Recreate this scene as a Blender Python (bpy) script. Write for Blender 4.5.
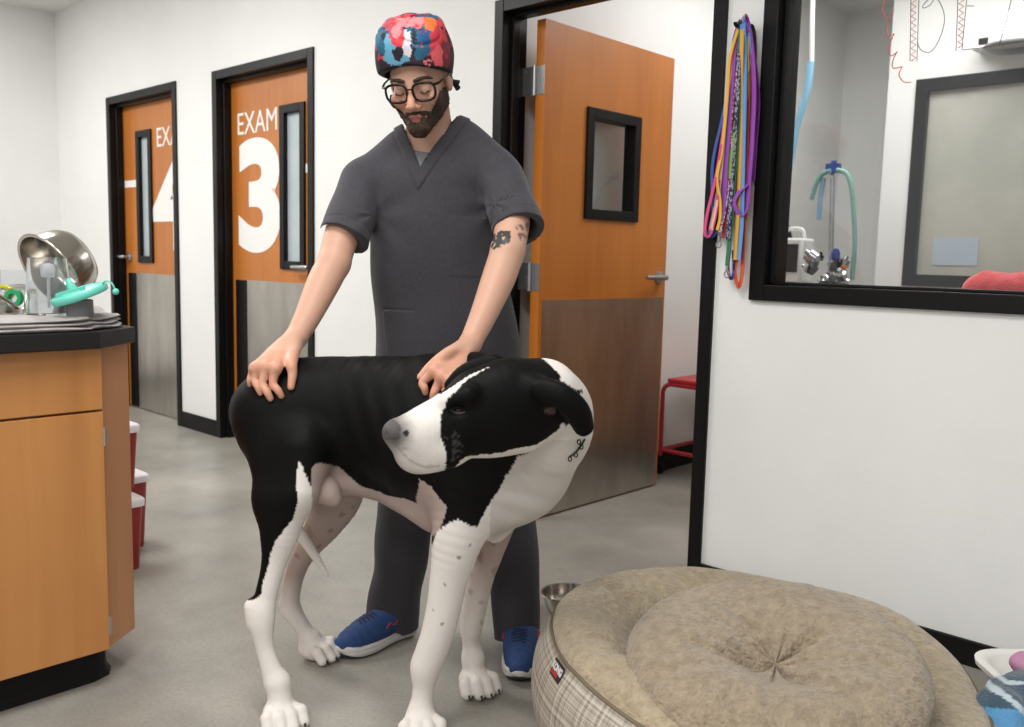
import bpy, bmesh, math, random
import numpy as np
from math import sin, cos, pi, radians
from mathutils import Matrix, Vector

# ------------------------------------------------------------------ scene, camera, light
for _o in list(bpy.data.objects):
    bpy.data.objects.remove(_o)
S = bpy.context.scene
C = S.collection
S.view_settings.view_transform = 'Standard'
S.view_settings.look = 'None'
S.view_settings.gamma = 1.0
S.view_settings.use_curve_mapping = False
S.view_settings.exposure = 0.0

CAM_H, YAW, PIT, ROL, FOC = 1.12, radians(43.4), radians(6.65), radians(1.385), 902.0
cam = bpy.data.cameras.new('camera')
camo = bpy.data.objects.new('camera', cam)
C.objects.link(camo)
CM = Matrix.Rotation(YAW, 4, 'Z') @ Matrix.Rotation(pi / 2 - PIT, 4, 'X') @ Matrix.Rotation(ROL, 4, 'Z')
camo.matrix_world = Matrix.Translation((0, 0, CAM_H)) @ CM
cam.sensor_width = 36
cam.lens = 36 * FOC / 1024
cam.clip_start = 0.02
cam.dof.use_dof = True
cam.dof.focus_distance = 2.3
cam.dof.aperture_fstop = 5.0
S.camera = camo

w = bpy.data.worlds.new('world')
S.world = w
w.use_nodes = True
w.node_tree.nodes['Background'].inputs[0].default_value = (0.985, 0.99, 1.0, 1)
w.node_tree.nodes['Background'].inputs[1].default_value = 0.60


def area(name, loc, sx, sy, power, col=(1, 0.985, 0.965), rot=(0, 0, 0)):
    l = bpy.data.lights.new(name, 'AREA')
    l.shape = 'RECTANGLE'
    l.size, l.size_y, l.energy, l.color = sx, sy, power, col
    o = bpy.data.objects.new(name, l)
    o.location = loc
    o.rotation_euler = rot
    C.objects.link(o)
    return o


area('ceiling_lamp', (-1.2, 0.6, 2.84), 1.2, 0.6, 42)
area('ceiling_lamp', (-4.2, 1.0, 2.84), 1.2, 0.6, 56)
area('ceiling_lamp', (-6.3, 1.0, 2.84), 1.2, 0.6, 44)
area('ceiling_lamp', (0.6, -1.4, 2.84), 1.2, 0.6, 60)
area('ceiling_lamp', (-1.6, -1.6, 2.84), 1.2, 0.6, 50)
area('ceiling_lamp', (-1.6, 4.2, 2.74), 1.2, 1.2, 34)

# ------------------------------------------------------------------ pixel geometry helpers
MR = np.array([[CM[i][j] for j in range(3)] for i in range(3)])
CO = np.array([0, 0, CAM_H])
FW = np.array([-sin(YAW), cos(YAW), 0.0])
RT = np.array([cos(YAW), sin(YAW), 0.0])
UP = np.array([0, 0, 1.0])


def ray(x, y):
    return MR @ np.array([(x - 512) / FOC, -(y - 363.5) / FOC, -1.0])


def Q(x, y, f):
    """world point seen at photo pixel x, y at horizontal distance f"""
    d = ray(x, y)
    return CO + d * f / (d @ FW)


def onY(x, y, Y):
    d = ray(x, y)
    return CO + d * Y / d[1]


def onX(x, y, X):
    d = ray(x, y)
    return CO + d * X / d[0]


def onZ(x, y, z=0.0):
    d = ray(x, y)
    return CO + d * (z - CAM_H) / d[2]


def pix(P):
    q = (P - CO) @ MR
    return 512 + FOC * q[:, 0] / -q[:, 2], 363.5 - FOC * q[:, 1] / -q[:, 2]


def RF(r, f, z=0.0):
    return RT * r + FW * f + UP * z


def srgb(r, g, b):
    f = lambda c: ((c / 255 + 0.055) / 1.055) ** 2.4 if c / 255 > 0.04045 else c / 255 / 12.92
    return (f(r), f(g), f(b))


# ------------------------------------------------------------------ materials
def newmat(name):
    m = bpy.data.materials.new(name)
    m.use_nodes = True
    nt = m.node_tree
    b = nt.nodes['Principled BSDF']
    return m, nt, b


def mat(name, col, rough=0.5, metal=0.0, col2=None, scale=(8, 8, 8), detail=4, bump=0.0, bscale=None, spec=0.5,
        sheen=0.0, trans=0.0, lo=0.35, hi=0.65, attr=None, emit=0, coat=0.0, alpha=1.0, bdist=0.01):
    m, nt, b = newmat(name)
    N, L = nt.nodes, nt.links
    b.inputs['Base Color'].default_value = (*col, 1)
    b.inputs['Roughness'].default_value = rough
    b.inputs['Metallic'].default_value = metal
    b.inputs['Specular IOR Level'].default_value = spec
    b.inputs['Sheen Weight'].default_value = sheen
    b.inputs['Sheen Roughness'].default_value = 0.5
    b.inputs['Transmission Weight'].default_value = trans
    b.inputs['Coat Weight'].default_value = coat
    b.inputs['Alpha'].default_value = alpha
    tc = N.new('ShaderNodeTexCoord')
    src = None
    if attr:
        a = N.new('ShaderNodeAttribute')
        a.attribute_name = attr
        src = a.outputs['Color']
        L.new(src, b.inputs['Base Color'])
    if col2:
        mp = N.new('ShaderNodeMapping')
        mp.inputs['Scale'].default_value = scale
        L.new(tc.outputs['Object'], mp.inputs[0])
        n = N.new('ShaderNodeTexNoise')
        n.inputs['Scale'].default_value = 1
        n.inputs['Detail'].default_value = detail
        n.inputs['Roughness'].default_value = 0.6
        L.new(mp.outputs[0], n.inputs['Vector'])
        r = N.new('ShaderNodeValToRGB')
        r.color_ramp.elements[0].position = lo
        r.color_ramp.elements[1].position = hi
        r.color_ramp.elements[0].color = (*col, 1)
        r.color_ramp.elements[1].color = (*col2, 1)
        L.new(n.outputs['Fac'], r.inputs[0])
        L.new(r.outputs[0], b.inputs['Base Color'])
    if bump:
        mp2 = N.new('ShaderNodeMapping')
        mp2.inputs['Scale'].default_value = bscale or scale
        L.new(tc.outputs['Object'], mp2.inputs[0])
        n2 = N.new('ShaderNodeTexNoise')
        n2.inputs['Scale'].default_value = 1
        n2.inputs['Detail'].default_value = 3
        L.new(mp2.outputs[0], n2.inputs['Vector'])
        bp = N.new('ShaderNodeBump')
        bp.inputs['Strength'].default_value = bump
        bp.inputs['Distance'].default_value = bdist
        L.new(n2.outputs['Fac'], bp.inputs['Height'])
        L.new(bp.outputs[0], b.inputs['Normal'])
    if emit:
        b.inputs['Emission Color'].default_value = (*col, 1)
        b.inputs['Emission Strength'].default_value = emit
    return m


M = {}
M['wall'] = mat('white_wall_paint', srgb(233, 233, 231), 0.6, col2=srgb(238, 238, 236), scale=(2, 2, 2), bump=0.05, bscale=(160, 160, 160), spec=0.3)
M['ceil'] = mat('ceiling_paint', srgb(225, 225, 222), 0.8, spec=0.2)
M['black'] = mat('black_frame_metal', srgb(17, 16, 16), 0.4, spec=0.22, bump=0.03, bscale=(90, 90, 90))
M['base'] = mat('black_rubber_base', srgb(18, 17, 17), 0.5, spec=0.22)
M['steel'] = mat('brushed_steel', srgb(196, 191, 184), 0.3, 0.95, col2=srgb(176, 171, 164), scale=(9, 9, 2.5), bump=0.04, bscale=(4, 4, 240), bdist=0.004)
M['bowl'] = mat('polished_steel', srgb(200, 194, 184), 0.2, 1.0, col2=srgb(180, 174, 166), scale=(9, 9, 9))
M['satin'] = mat('satin_metal', srgb(175, 175, 175), 0.35, 0.9)
M['white_plastic'] = mat('white_plastic', srgb(232, 232, 230), 0.4)
M['decal'] = mat('white_vinyl', srgb(240, 238, 235), 0.5)
M['glass'] = mat('clear_glass', (0.97, 0.99, 0.985), 0.02, trans=1.0, spec=0.5)
M['frost'] = mat('frosted_glass', srgb(214, 224, 228), 0.45, trans=0.35, col2=srgb(200, 212, 217), scale=(3, 3, 5))


def wood(name, c1, c2, zs=1.2, xs=26, rough=0.38, lo=0.3, hi=0.75):
    m, nt, b = newmat(name)
    N, L = nt.nodes, nt.links
    tc = N.new('ShaderNodeTexCoord')
    mp = N.new('ShaderNodeMapping')
    mp.inputs['Scale'].default_value = (xs, xs, zs)
    L.new(tc.outputs['Object'], mp.inputs[0])
    n = N.new('ShaderNodeTexNoise')
    n.inputs['Scale'].default_value = 1
    n.inputs['Detail'].default_value = 6
    n.inputs['Distortion'].default_value = 0.6
    L.new(mp.outputs[0], n.inputs['Vector'])
    n2 = N.new('ShaderNodeTexNoise')
    n2.inputs['Scale'].default_value = 2.2
    n2.inputs['Detail'].default_value = 2
    L.new(tc.outputs['Object'], n2.inputs['Vector'])
    mx = N.new('ShaderNodeMath')
    mx.operation = 'MULTIPLY_ADD'
    mx.inputs[1].default_value = 0.6
    L.new(n.outputs['Fac'], mx.inputs[0])
    m3 = N.new('ShaderNodeMath')
    m3.operation = 'MULTIPLY'
    m3.inputs[1].default_value = 0.4
    L.new(n2.outputs['Fac'], m3.inputs[0])
    L.new(m3.outputs[0], mx.inputs[2])
    r = N.new('ShaderNodeValToRGB')
    r.color_ramp.elements[0].position = lo
    r.color_ramp.elements[1].position = hi
    r.color_ramp.elements[0].color = (*c1, 1)
    r.color_ramp.elements[1].color = (*c2, 1)
    L.new(mx.outputs[0], r.inputs[0])
    L.new(r.outputs[0], b.inputs['Base Color'])
    b.inputs['Roughness'].default_value = rough
    return m


M['door'] = wood('orange_door_veneer', srgb(176, 102, 38), srgb(200, 124, 52), 0.8, 14, 0.36)
M['door_edge'] = wood('orange_door_edge', srgb(196, 112, 34), srgb(214, 132, 44), 0.8, 14, 0.36)
M['maple'] = wood('maple_laminate', srgb(184, 122, 66), srgb(206, 146, 84), 1.4, 16, 0.42)
M['maple_pale'] = wood('maple_laminate_pale', srgb(180, 124, 82), srgb(198, 142, 98), 1.4, 16, 0.45)


def floor_mat():
    m, nt, b = newmat('polished_concrete')
    N, L = nt.nodes, nt.links
    tc = N.new('ShaderNodeTexCoord')
    def noise(s, d, ro=0.6):
        n = N.new('ShaderNodeTexNoise')
        n.inputs['Scale'].default_value = s
        n.inputs['Detail'].default_value = d
        n.inputs['Roughness'].default_value = ro
        L.new(tc.outputs['Object'], n.inputs['Vector'])
        return n
    n1 = noise(2.1, 6)
    r1 = N.new('ShaderNodeValToRGB')
    r1.color_ramp.elements[0].position = 0.3
    r1.color_ramp.elements[1].position = 0.72
    r1.color_ramp.elements[0].color = (*srgb(134, 131, 124), 1)
    r1.color_ramp.elements[1].color = (*srgb(172, 168, 159), 1)
    L.new(n1.outputs['Fac'], r1.inputs[0])
    n2 = noise(90, 3, 0.7)
    r2 = N.new('ShaderNodeValToRGB')
    r2.color_ramp.elements[0].position = 0.33
    r2.color_ramp.elements[1].position = 0.6
    r2.color_ramp.elements[0].color = (0.78, 0.77, 0.75, 1)
    r2.color_ramp.elements[1].color = (1, 1, 1, 1)
    L.new(n2.outputs['Fac'], r2.inputs[0])
    mx = N.new('ShaderNodeMix')
    mx.data_type = 'RGBA'
    mx.blend_type = 'MULTIPLY'
    mx.inputs[0].default_value = 0.7
    L.new(r1.outputs[0], mx.inputs[6])
    L.new(r2.outputs[0], mx.inputs[7])
    L.new(mx.outputs[2], b.inputs['Base Color'])
    n3 = noise(5, 4)
    r3 = N.new('ShaderNodeMapRange')
    r3.inputs['To Min'].default_value = 0.22
    r3.inputs['To Max'].default_value = 0.42
    L.new(n3.outputs['Fac'], r3.inputs[0])
    L.new(r3.outputs[0], b.inputs['Roughness'])
    b.inputs['Specular IOR Level'].default_value = 0.4
    return m


M['floor'] = floor_mat()


# ------------------------------------------------------------------ object helpers
def empty(name, loc, label=None, cat=None, group=None):
    o = bpy.data.objects.new(name, None)
    o.empty_display_size = 0.1
    o.location = Vector([float(v) for v in loc])
    C.objects.link(o)
    tag(o, label, cat, group)
    return o


def tag(o, label=None, cat=None, group=None, kind=None):
    if label: o['label'] = label
    if cat: o['category'] = cat
    if group: o['group'] = group
    if kind: o['kind'] = kind
    return o


def wmat(o):
    m = Matrix.Translation(o.location) @ o.rotation_euler.to_matrix().to_4x4()
    return m if o.parent is None else wmat(o.parent) @ o.matrix_parent_inverse @ m


def link(name, me, m, parent=None, smooth=None, label=None):
    o = bpy.data.objects.new(name, me)
    C.objects.link(o)
    if m is not None:
        me.materials.append(m)
    if parent is not None:
        o.parent = parent
        o.matrix_parent_inverse = wmat(parent).inverted()
    if smooth is not None:
        me.polygons.foreach_set('use_smooth', [True] * len(me.polygons))
        if smooth < 180:
            me.set_sharp_from_angle(angle=radians(smooth))
    if label: o['label'] = label
    return o


def build(name, bm, m, parent=None, smooth=40, bevel=0.0, label=None):
    bmesh.ops.recalc_face_normals(bm, faces=bm.faces)
    me = bpy.data.meshes.new(name)
    bm.to_mesh(me)
    bm.free()
    o = link(name, me, m, parent, smooth, label)
    if bevel:
        md = o.modifiers.new('bevel', 'BEVEL')
        md.width = bevel
        md.segments = 2
        md.limit_method = 'ANGLE'
        md.angle_limit = radians(40)
    return o


def B():
    return bmesh.new()


def box(bm, lo, hi, mt=None):
    x0, y0, z0 = lo
    x1, y1, z1 = hi
    co = [(x0, y0, z0), (x1, y0, z0), (x1, y1, z0), (x0, y1, z0), (x0, y0, z1), (x1, y0, z1), (x1, y1, z1), (x0, y1, z1)]
    vs = [bm.verts.new(mt @ Vector(c) if mt else c) for c in co]
    for f in ((0, 3, 2, 1), (4, 5, 6, 7), (0, 1, 5, 4), (1, 2, 6, 5), (2, 3, 7, 6), (3, 0, 4, 7)):
        bm.faces.new([vs[i] for i in f])


def prism(bm, pts, z0, z1, mt=None):
    lo = [bm.verts.new(mt @ Vector((p[0], p[1], z0)) if mt else (p[0], p[1], z0)) for p in pts]
    hi = [bm.verts.new(mt @ Vector((p[0], p[1], z1)) if mt else (p[0], p[1], z1)) for p in pts]
    bm.faces.new(lo[::-1])
    bm.faces.new(hi)
    n = len(pts)
    for i in range(n):
        bm.faces.new((lo[i], lo[(i + 1) % n], hi[(i + 1) % n], hi[i]))


def frames(pts):
    T = []
    n = len(pts)
    for i in range(n):
        a, b = pts[max(i - 1, 0)], pts[min(i + 1, n - 1)]
        t = (b - a)
        T.append(t.normalized() if t.length > 1e-9 else Vector((0, 0, 1)))
    ref = Vector((0, 0, 1)) if abs(T[0].z) < 0.9 else Vector((1, 0, 0))
    u = T[0].cross(ref).normalized()
    out = []
    for t in T:
        u = (u - t * u.dot(t))
        if u.length < 1e-6:
            u = t.orthogonal()
        u.normalize()
        out.append((t, u, t.cross(u)))
    return out


def tube(bm, pts, r, n=8, closed=False):
    pts = [Vector([float(c) for c in p]) for p in pts]
    rr = r if hasattr(r, '__len__') else [r] * len(pts)
    fr = frames(pts)
    if closed:
        m = len(pts)
        fr = []
        up = None
        for i in range(m):
            t = (pts[(i + 1) % m] - pts[i - 1]).normalized()
            if up is None:
                up = t.orthogonal().normalized()
                nrm = Vector((0, 0, 0))
                for j in range(m):
                    nrm += pts[j].cross(pts[(j + 1) % m])
                if nrm.length > 1e-9:
                    up = nrm.normalized()
            u = (up - t * up.dot(t)).normalized()
            fr.append((t, u, t.cross(u)))
    rings = []
    for p, ra, (t, u, v) in zip(pts, rr, fr):
        rings.append([bm.verts.new(p + (u * cos(2 * pi * k / n) + v * sin(2 * pi * k / n)) * ra) for k in range(n)])
    m = len(rings)
    for i in range(m if closed else m - 1):
        a, b = rings[i], rings[(i + 1) % m]
        for k in range(n):
            bm.faces.new((a[k], a[(k + 1) % n], b[(k + 1) % n], b[k]))
    if not closed:
        bm.faces.new(rings[0][::-1])
        bm.faces.new(rings[-1])


def lathe(bm, prof, n=32, mt=None, sx=1, sy=1, close=False):
    rings = []
    for r, z in prof:
        ring = []
        for k in range(n):
            a = 2 * pi * k / n
            p = Vector((max(r, 1e-4) * cos(a) * sx, max(r, 1e-4) * sin(a) * sy, z))
            ring.append(bm.verts.new(mt @ p if mt else p))
        rings.append(ring)
    m = len(rings)
    for i in range(m if close else m - 1):
        a, b = rings[i], rings[(i + 1) % m]
        for k in range(n):
            bm.faces.new((a[k], a[(k + 1) % n], b[(k + 1) % n], b[k]))
    if not close:
        bm.faces.new(rings[0][::-1])
        bm.faces.new(rings[-1])


def spline(pts, n=8, closed=False):
    P = [np.array(p, float) for p in pts]
    out = []
    m = len(P)
    for i in range(m if closed else m - 1):
        if closed:
            p0, p1, p2, p3 = P[i - 1], P[i], P[(i + 1) % m], P[(i + 2) % m]
        else:
            p0, p1, p2, p3 = P[max(i - 1, 0)], P[i], P[i + 1], P[min(i + 2, m - 1)]
        for k in range(n):
            t = k / n
            out.append(0.5 * (2 * p1 + (p2 - p0) * t + (2 * p0 - 5 * p1 + 4 * p2 - p3) * t * t + (3 * p1 - p0 - 3 * p2 + p3) * t ** 3))
    if not closed:
        out.append(P[-1])
    return out


def basis(o, x, y, z):
    m = Matrix.Identity(4)
    for i in range(3):
        m[i][0], m[i][1], m[i][2], m[i][3] = float(x[i]), float(y[i]), float(z[i]), float(o[i])
    return m


def text_mesh(s, size, mt, ext=0.0008, off=0.0, sx=1.0):
    cu = bpy.data.curves.new('t', 'FONT')
    cu.body = s
    cu.size = size
    cu.extrude = ext
    cu.offset = off
    cu.align_x = 'CENTER'
    cu.align_y = 'CENTER'
    o = bpy.data.objects.new('t', cu)
    C.objects.link(o)
    dg = bpy.context.evaluated_depsgraph_get()
    me = bpy.data.meshes.new_from_object(o.evaluated_get(dg))
    bpy.data.objects.remove(o)
    bpy.data.curves.remove(cu)
    xs = [v.co.x for v in me.vertices]
    ys = [v.co.y for v in me.vertices]
    me.transform(Matrix.Translation((-(min(xs) + max(xs)) / 2, -(min(ys) + max(ys)) / 2, 0)))
    me.transform(mt @ Matrix.Diagonal((sx, 1, 1, 1)))
    me.materials.clear()
    return me


# ------------------------------------------------------------------ signed distance modelling (organic shapes)
def nz(P, s, seed=0):
    """cheap smooth noise, about -1..1"""
    x, y, z = (P * s).T
    a = seed * 1.7
    return (np.sin(x * 1.0 + 1.3 * np.sin(y * 0.9 + a) + a) + np.sin(y * 1.1 + 1.2 * np.sin(z * 1.07 + a * 2) + 1.9 * a)
            + np.sin(z * 0.95 + 1.4 * np.sin(x * 1.13 - a) + 0.7 * a)) / 3


class Sdf:
    def __init__(s, k=0.02):
        s.p = []
        s.k = k
        s.disp = None

    def add(s, fn, c, rad, k=None, op='u'):
        s.p.append((fn, np.array(c, float), rad, s.k if k is None else k, op))
        return s

    def cone(s, a, b, ra, rb, k=None, op='u', sq=None, cap=0):
        a, b = np.array(a, float), np.array(b, float)
        ab = b - a
        l2 = max(ab @ ab, 1e-12)
        L = math.sqrt(l2)
        if sq is not None:
            ax, fac = np.array(sq[0], float), sq[1]
            ax = ax / np.linalg.norm(ax)
        c0 = (a + b) / 2

        def fn(P):
            X = P
            if sq is not None:
                t = (P - c0) @ ax
                # squash measured about the chain itself
                tt = np.clip(((P - a) @ ab) / l2, 0, 1)
                t = ((P - a) - tt[:, None] * ab) @ ax
                X = P + (t * (1 / fac - 1))[:, None] * ax
            t = ((X - a) @ ab) / l2
            tc = np.clip(t, 0, 1)
            if cap:
                tc = np.clip(t, 0 if cap == 1 else -9, 9)
            d = np.linalg.norm(X - a - tc[:, None] * ab, axis=1) - (ra + np.clip(tc, -0.5, 1.5) * (rb - ra))
            if sq is not None:
                d = d * (0.5 + 0.5 * fac)
            if cap:
                d = np.maximum(d, (t - 1) * L)
                if cap == 2:
                    d = np.maximum(d, -t * L)
            return d
        return s.add(fn, c0, L / 2 + max(ra, rb) * 1.05 + (0.0), k, op)

    def chain(s, pts, k=None, op='u', sq=None, sub=5):
        """one smooth tapering limb through (point, radius) pairs"""
        A = np.array([list(p) + [r] for p, r in pts], float)
        if len(A) > 2:
            A = np.array(spline(A, sub))
        a, b, ra, rb = A[:-1, :3], A[1:, :3], A[:-1, 3], A[1:, 3]
        ab = b - a
        l2 = np.maximum((ab * ab).sum(1), 1e-12)
        if sq is not None:
            ax, fac = np.array(sq[0], float), sq[1]
            ax = ax / np.linalg.norm(ax)

        def fn(P):
            out = np.full(len(P), 1e3)
            for i in range(len(a)):
                v = P - a[i]
                t = np.clip((v @ ab[i]) / l2[i], 0, 1)
                v = v - t[:, None] * ab[i]
                q = (v * v).sum(1)
                if sq is not None:
                    c = v @ ax
                    q = q + c * c * (1 / fac ** 2 - 1)
                    dd = (np.sqrt(q) - (ra[i] + t * (rb[i] - ra[i]))) * (0.5 + 0.5 * fac)
                else:
                    dd = np.sqrt(q) - (ra[i] + t * (rb[i] - ra[i]))
                out = np.minimum(out, dd)
            return out
        c0 = (A[:, :3].min(0) + A[:, :3].max(0)) / 2
        rad = (np.linalg.norm(A[:, :3] - c0, axis=1) + A[:, 3]).max()
        return s.add(fn, c0, rad, k, op)

    def ell(s, c, r, R=None, k=None, op='u', pw=2.0):
        c, r = np.array(c, float), np.array(r, float)
        R = np.eye(3) if R is None else np.array(R, float)   # columns are the axes

        def fn(P):
            q = (P - c) @ R
            if pw == 2.0:
                k0 = np.linalg.norm(q / r, axis=1)
                k1 = np.linalg.norm(q / (r * r), axis=1) + 1e-9
                return k0 * (k0 - 1) / k1
            n = (np.abs(q / r) ** pw).sum(1) ** (1 / pw)
            return (n - 1) * r.min()
        return s.add(fn, c, r.max() * (1.0 if pw == 2.0 else 1.5), k, op)

    def cut(s, fn, k=0.004):
        """intersect with fn < 0"""
        s.p.append((fn, None, None, k, 'i'))
        return s

    def __call__(s, P):
        n = len(P)
        d = np.full(n, 1e3)
        for fn, c, rad, k, op in s.p:
            if op == 'i':
                b = fn(P)
                h = np.clip(0.5 - 0.5 * (b - d) / k, 0, 1)
                d = b * (1 - h) + d * h + k * h * (1 - h)
                continue
            lb = np.linalg.norm(P - c, axis=1) - rad
            if op == 'u':
                m = lb < d + k
                if not m.any(): continue
                a = d[m]
                b = fn(P[m])
                h = np.clip(0.5 + 0.5 * (b - a) / k, 0, 1)
                d[m] = b * (1 - h) + a * h - k * h * (1 - h)
            else:
                m = lb < k - d
                if not m.any(): continue
                a = d[m]
                b = -fn(P[m])
                h = np.clip(0.5 - 0.5 * (b - a) / k, 0, 1)
                d[m] = b * (1 - h) + a * h + k * h * (1 - h)
        if s.disp is not None:
            m = np.abs(d) < 0.06
            if m.any():
                d[m] = d[m] + s.disp(P[m])
        return d


def grad(f, P, e=6e-4):
    g = np.empty_like(P)
    for i in range(3):
        o = np.zeros(3)
        o[i] = e
        g[:, i] = f(P + o) - f(P - o)
    return g / (2 * e)


def nets(f, lo, hi, h, levels=4, newton=2):
    lo, hi = np.array(lo, float), np.array(hi, float)
    H = h * 2 ** levels
    n = np.ceil((hi - lo) / H).astype(int)
    g = np.meshgrid(*[np.arange(k) for k in n], indexing='ij')
    idx = np.stack([a.ravel() for a in g], 1)
    offs = np.array([[i, j, k] for i in (0, 1) for j in (0, 1) for k in (0, 1)])
    for L in range(levels, -1, -1):
        s = h * 2 ** L
        d = f(lo + (idx + 0.5) * s)
        idx = idx[np.abs(d) < s * 1.35 + (0.012 if L else 0)]
        if L:
            idx = (idx[:, None] * 2 + offs).reshape(-1, 3)
    dim = n * 2 ** levels + 3
    key = lambda a: ((a[..., 0] + 1) * dim[1] + (a[..., 1] + 1)) * dim[2] + (a[..., 2] + 1)
    cor = idx[:, None] + offs
    ck = key(cor)
    uk, inv = np.unique(ck.ravel(), return_inverse=True)
    first = np.zeros(len(uk), int)
    first[inv[::-1]] = np.arange(len(inv))[::-1]
    uc = cor.reshape(-1, 3)[first]
    val = f(lo + uc * h)[inv].reshape(-1, 8)
    neg = val < 0
    mix = neg.any(1) & ~neg.all(1)
    idx, val, neg = idx[mix], val[mix], neg[mix]
    ed = [(a, b) for a in range(8) for b in range(a + 1, 8) if bin(a ^ b).count('1') == 1]
    acc = np.zeros((len(idx), 3))
    cnt = np.zeros(len(idx))
    for a, b in ed:
        m = neg[:, a] != neg[:, b]
        t = val[m, a] / (val[m, a] - val[m, b])
        acc[m] += offs[a] + t[:, None] * (offs[b] - offs[a])
        cnt[m] += 1
    V = lo + (idx + acc / cnt[:, None]) * h
    kk = key(idx)
    order = np.argsort(kk)
    sk = kk[order]

    def find(a):
        q = key(a)
        i = np.clip(np.searchsorted(sk, q), 0, len(sk) - 1)
        return np.where(sk[i] == q, order[i], -1)
    quads = []
    for ax, (b, c) in enumerate(((1, 2), (2, 0), (0, 1))):
        ci = 4 >> ax
        m = neg[:, 0] != neg[:, ci]
        if not m.any(): continue
        base = idx[m]
        eb, ec = np.eye(3, dtype=int)[b], np.eye(3, dtype=int)[c]
        q = np.stack([find(base), find(base - eb), find(base - eb - ec), find(base - ec)], 1)
        fl = neg[m, 0]
        q[~fl] = q[~fl][:, ::-1]
        quads.append(q[(q >= 0).all(1)])
    F = np.concatenate(quads)
    for _ in range(newton):
        g = grad(f, V)
        l2 = (g * g).sum(1) + 1e-6
        st = (f(V) / l2)[:, None] * g
        ln = np.linalg.norm(st, axis=1)
        st *= np.minimum(1, 0.7 * h / (ln + 1e-9))[:, None]
        V = V - st
    return V, F


def pymesh(name, V, F):
    me = bpy.data.meshes.new(name)
    me.vertices.add(len(V))
    me.vertices.foreach_set('co', np.asarray(V, np.float32).ravel())
    me.loops.add(F.size)
    me.polygons.add(len(F))
    me.polygons.foreach_set('loop_start', np.arange(0, F.size, F.shape[1], dtype=np.int32))
    me.loops.foreach_set('vertex_index', F.astype(np.int32).ravel())
    me.update(calc_edges=True)
    me.validate()
    return me


def setcol(me, col, name='Col'):
    a = me.color_attributes.new(name, 'FLOAT_COLOR', 'POINT')
    c = np.ones((len(me.vertices), 4), np.float32)
    c[:, :3] = col
    a.data.foreach_set('color', c.ravel())


def sdf_obj(name, f, lo, hi, h, m, parent=None, colfn=None, label=None, levels=4, newton=2):
    V, F = nets(f, lo, hi, h, levels, newton)
    me = pymesh(name, V, F)
    if colfn is not None:
        setcol(me, colfn(V))
    return link(name, me, m, parent, 180, label)


def inpoly(x, y, poly):
    r = np.zeros(len(x), bool)
    n = len(poly)
    for i in range(n):
        x1, y1 = poly[i]
        x2, y2 = poly[(i + 1) % n]
        if y1 == y2: continue
        c = ((y1 > y) != (y2 > y)) & (x < (x2 - x1) * (y - y1) / (y2 - y1) + x1)
        r ^= c
    return r


# ------------------------------------------------------------------ the room
WY, WB = 2.695, 2.815          # front and back of the door wall
CEIL = 2.86


def struct(name, bm, m, parent=None, bevel=0, smooth=40):
    o = build(name, bm, m, parent, smooth, bevel)
    if parent is None:
        o['kind'] = 'structure'
    return o


b = B(); box(b, (-7.5, -3.2, -0.05), (2.6, 6.4, 0)); struct('floor', b, M['floor'])
b = B(); box(b, (-7.5, -3.2, CEIL), (2.6, WB, CEIL + 0.06)); struct('ceiling', b, M['ceil'])
b = B(); box(b, (-2.8, WB, 2.78), (2.6, 6.4, 2.84)); struct('ceiling_treatment_room', b, M['ceil'])
b = B(); box(b, (-7.5, -3.2, 0), (-7.36, WB, CEIL)); struct('wall_left', b, M['wall'])

D4 = (-6.462, -5.442)
D3 = (-4.992, -3.967)
DC = (-2.682, -1.612)
WN = (-1.476, 0.6)
DT = 2.152
WZ0, WZ1 = 1.003, 2.2
b = B()
xs = [-7.5, D4[0], D4[1], D3[0], D3[1], DC[0], DC[1], WN[0], WN[1], 2.6]
for i in range(0, 9, 2):
    box(b, (xs[i], WY, 0), (xs[i + 1], WB, CEIL))
for d in (D4, D3, DC):
    box(b, (d[0], WY, DT), (d[1], WB, CEIL))
box(b, (WN[0], WY, 0), (WN[1], WB, WZ0))
box(b, (WN[0], WY, WZ1), (WN[1], WB, CEIL))
struct('wall_back', b, M['wall'])
b = B()
box(b, (-2.8, WB, 0), (-2.69, 6.4, 2.8))
struct('wall_treatment_left', b, M['wall'])
b = B()
box(b, (-2.69, 6.0, 0), (-2.09, 6.1, 2.8))
FX0, FX1, FZ0, FZ1 = -1.93, 0.4, 1.02, 2.15
box(b, (-2.09, 5.25, 0), (FX0, 6.1, 2.8))
box(b, (FX0, 5.25, 0), (FX1, 5.37, FZ0))
box(b, (FX0, 5.25, FZ1), (FX1, 5.37, 2.8))
box(b, (FX1, 5.25, 0), (2.6, 5.37, 2.8))
struct('wall_far', b, M['wall'])

# base boards
def baseboard(name, x0, x1, y=WY, h=0.1, t=0.012):
    b = B()
    box(b, (x0, y - t, 0), (x1, y, h))
    return struct(name, b, M['base'], bevel=0.003)


baseboard('baseboard_left_of_exam_doors', -7.36, D4[0])
baseboard('baseboard_between_exam_doors', D4[1], D3[0])
baseboard('baseboard_middle', D3[1], DC[0])
baseboard('baseboard_right', DC[1], 2.6, h=0.075)
b = B(); box(b, (-7.36, -3.2, 0), (-7.348, WY, 0.1)); struct('baseboard_left', b, M['base'])
b = B(); box(b, (-2.69, WB, 0), (-2.678, 6.0, 0.105)); struct('baseboard_treatment_room', b, M['base'])
b = B(); box(b, (-2.09, 5.238, 0), (2.6, 5.25, 0.1)); struct('baseboard_far', b, M['base'])


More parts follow.
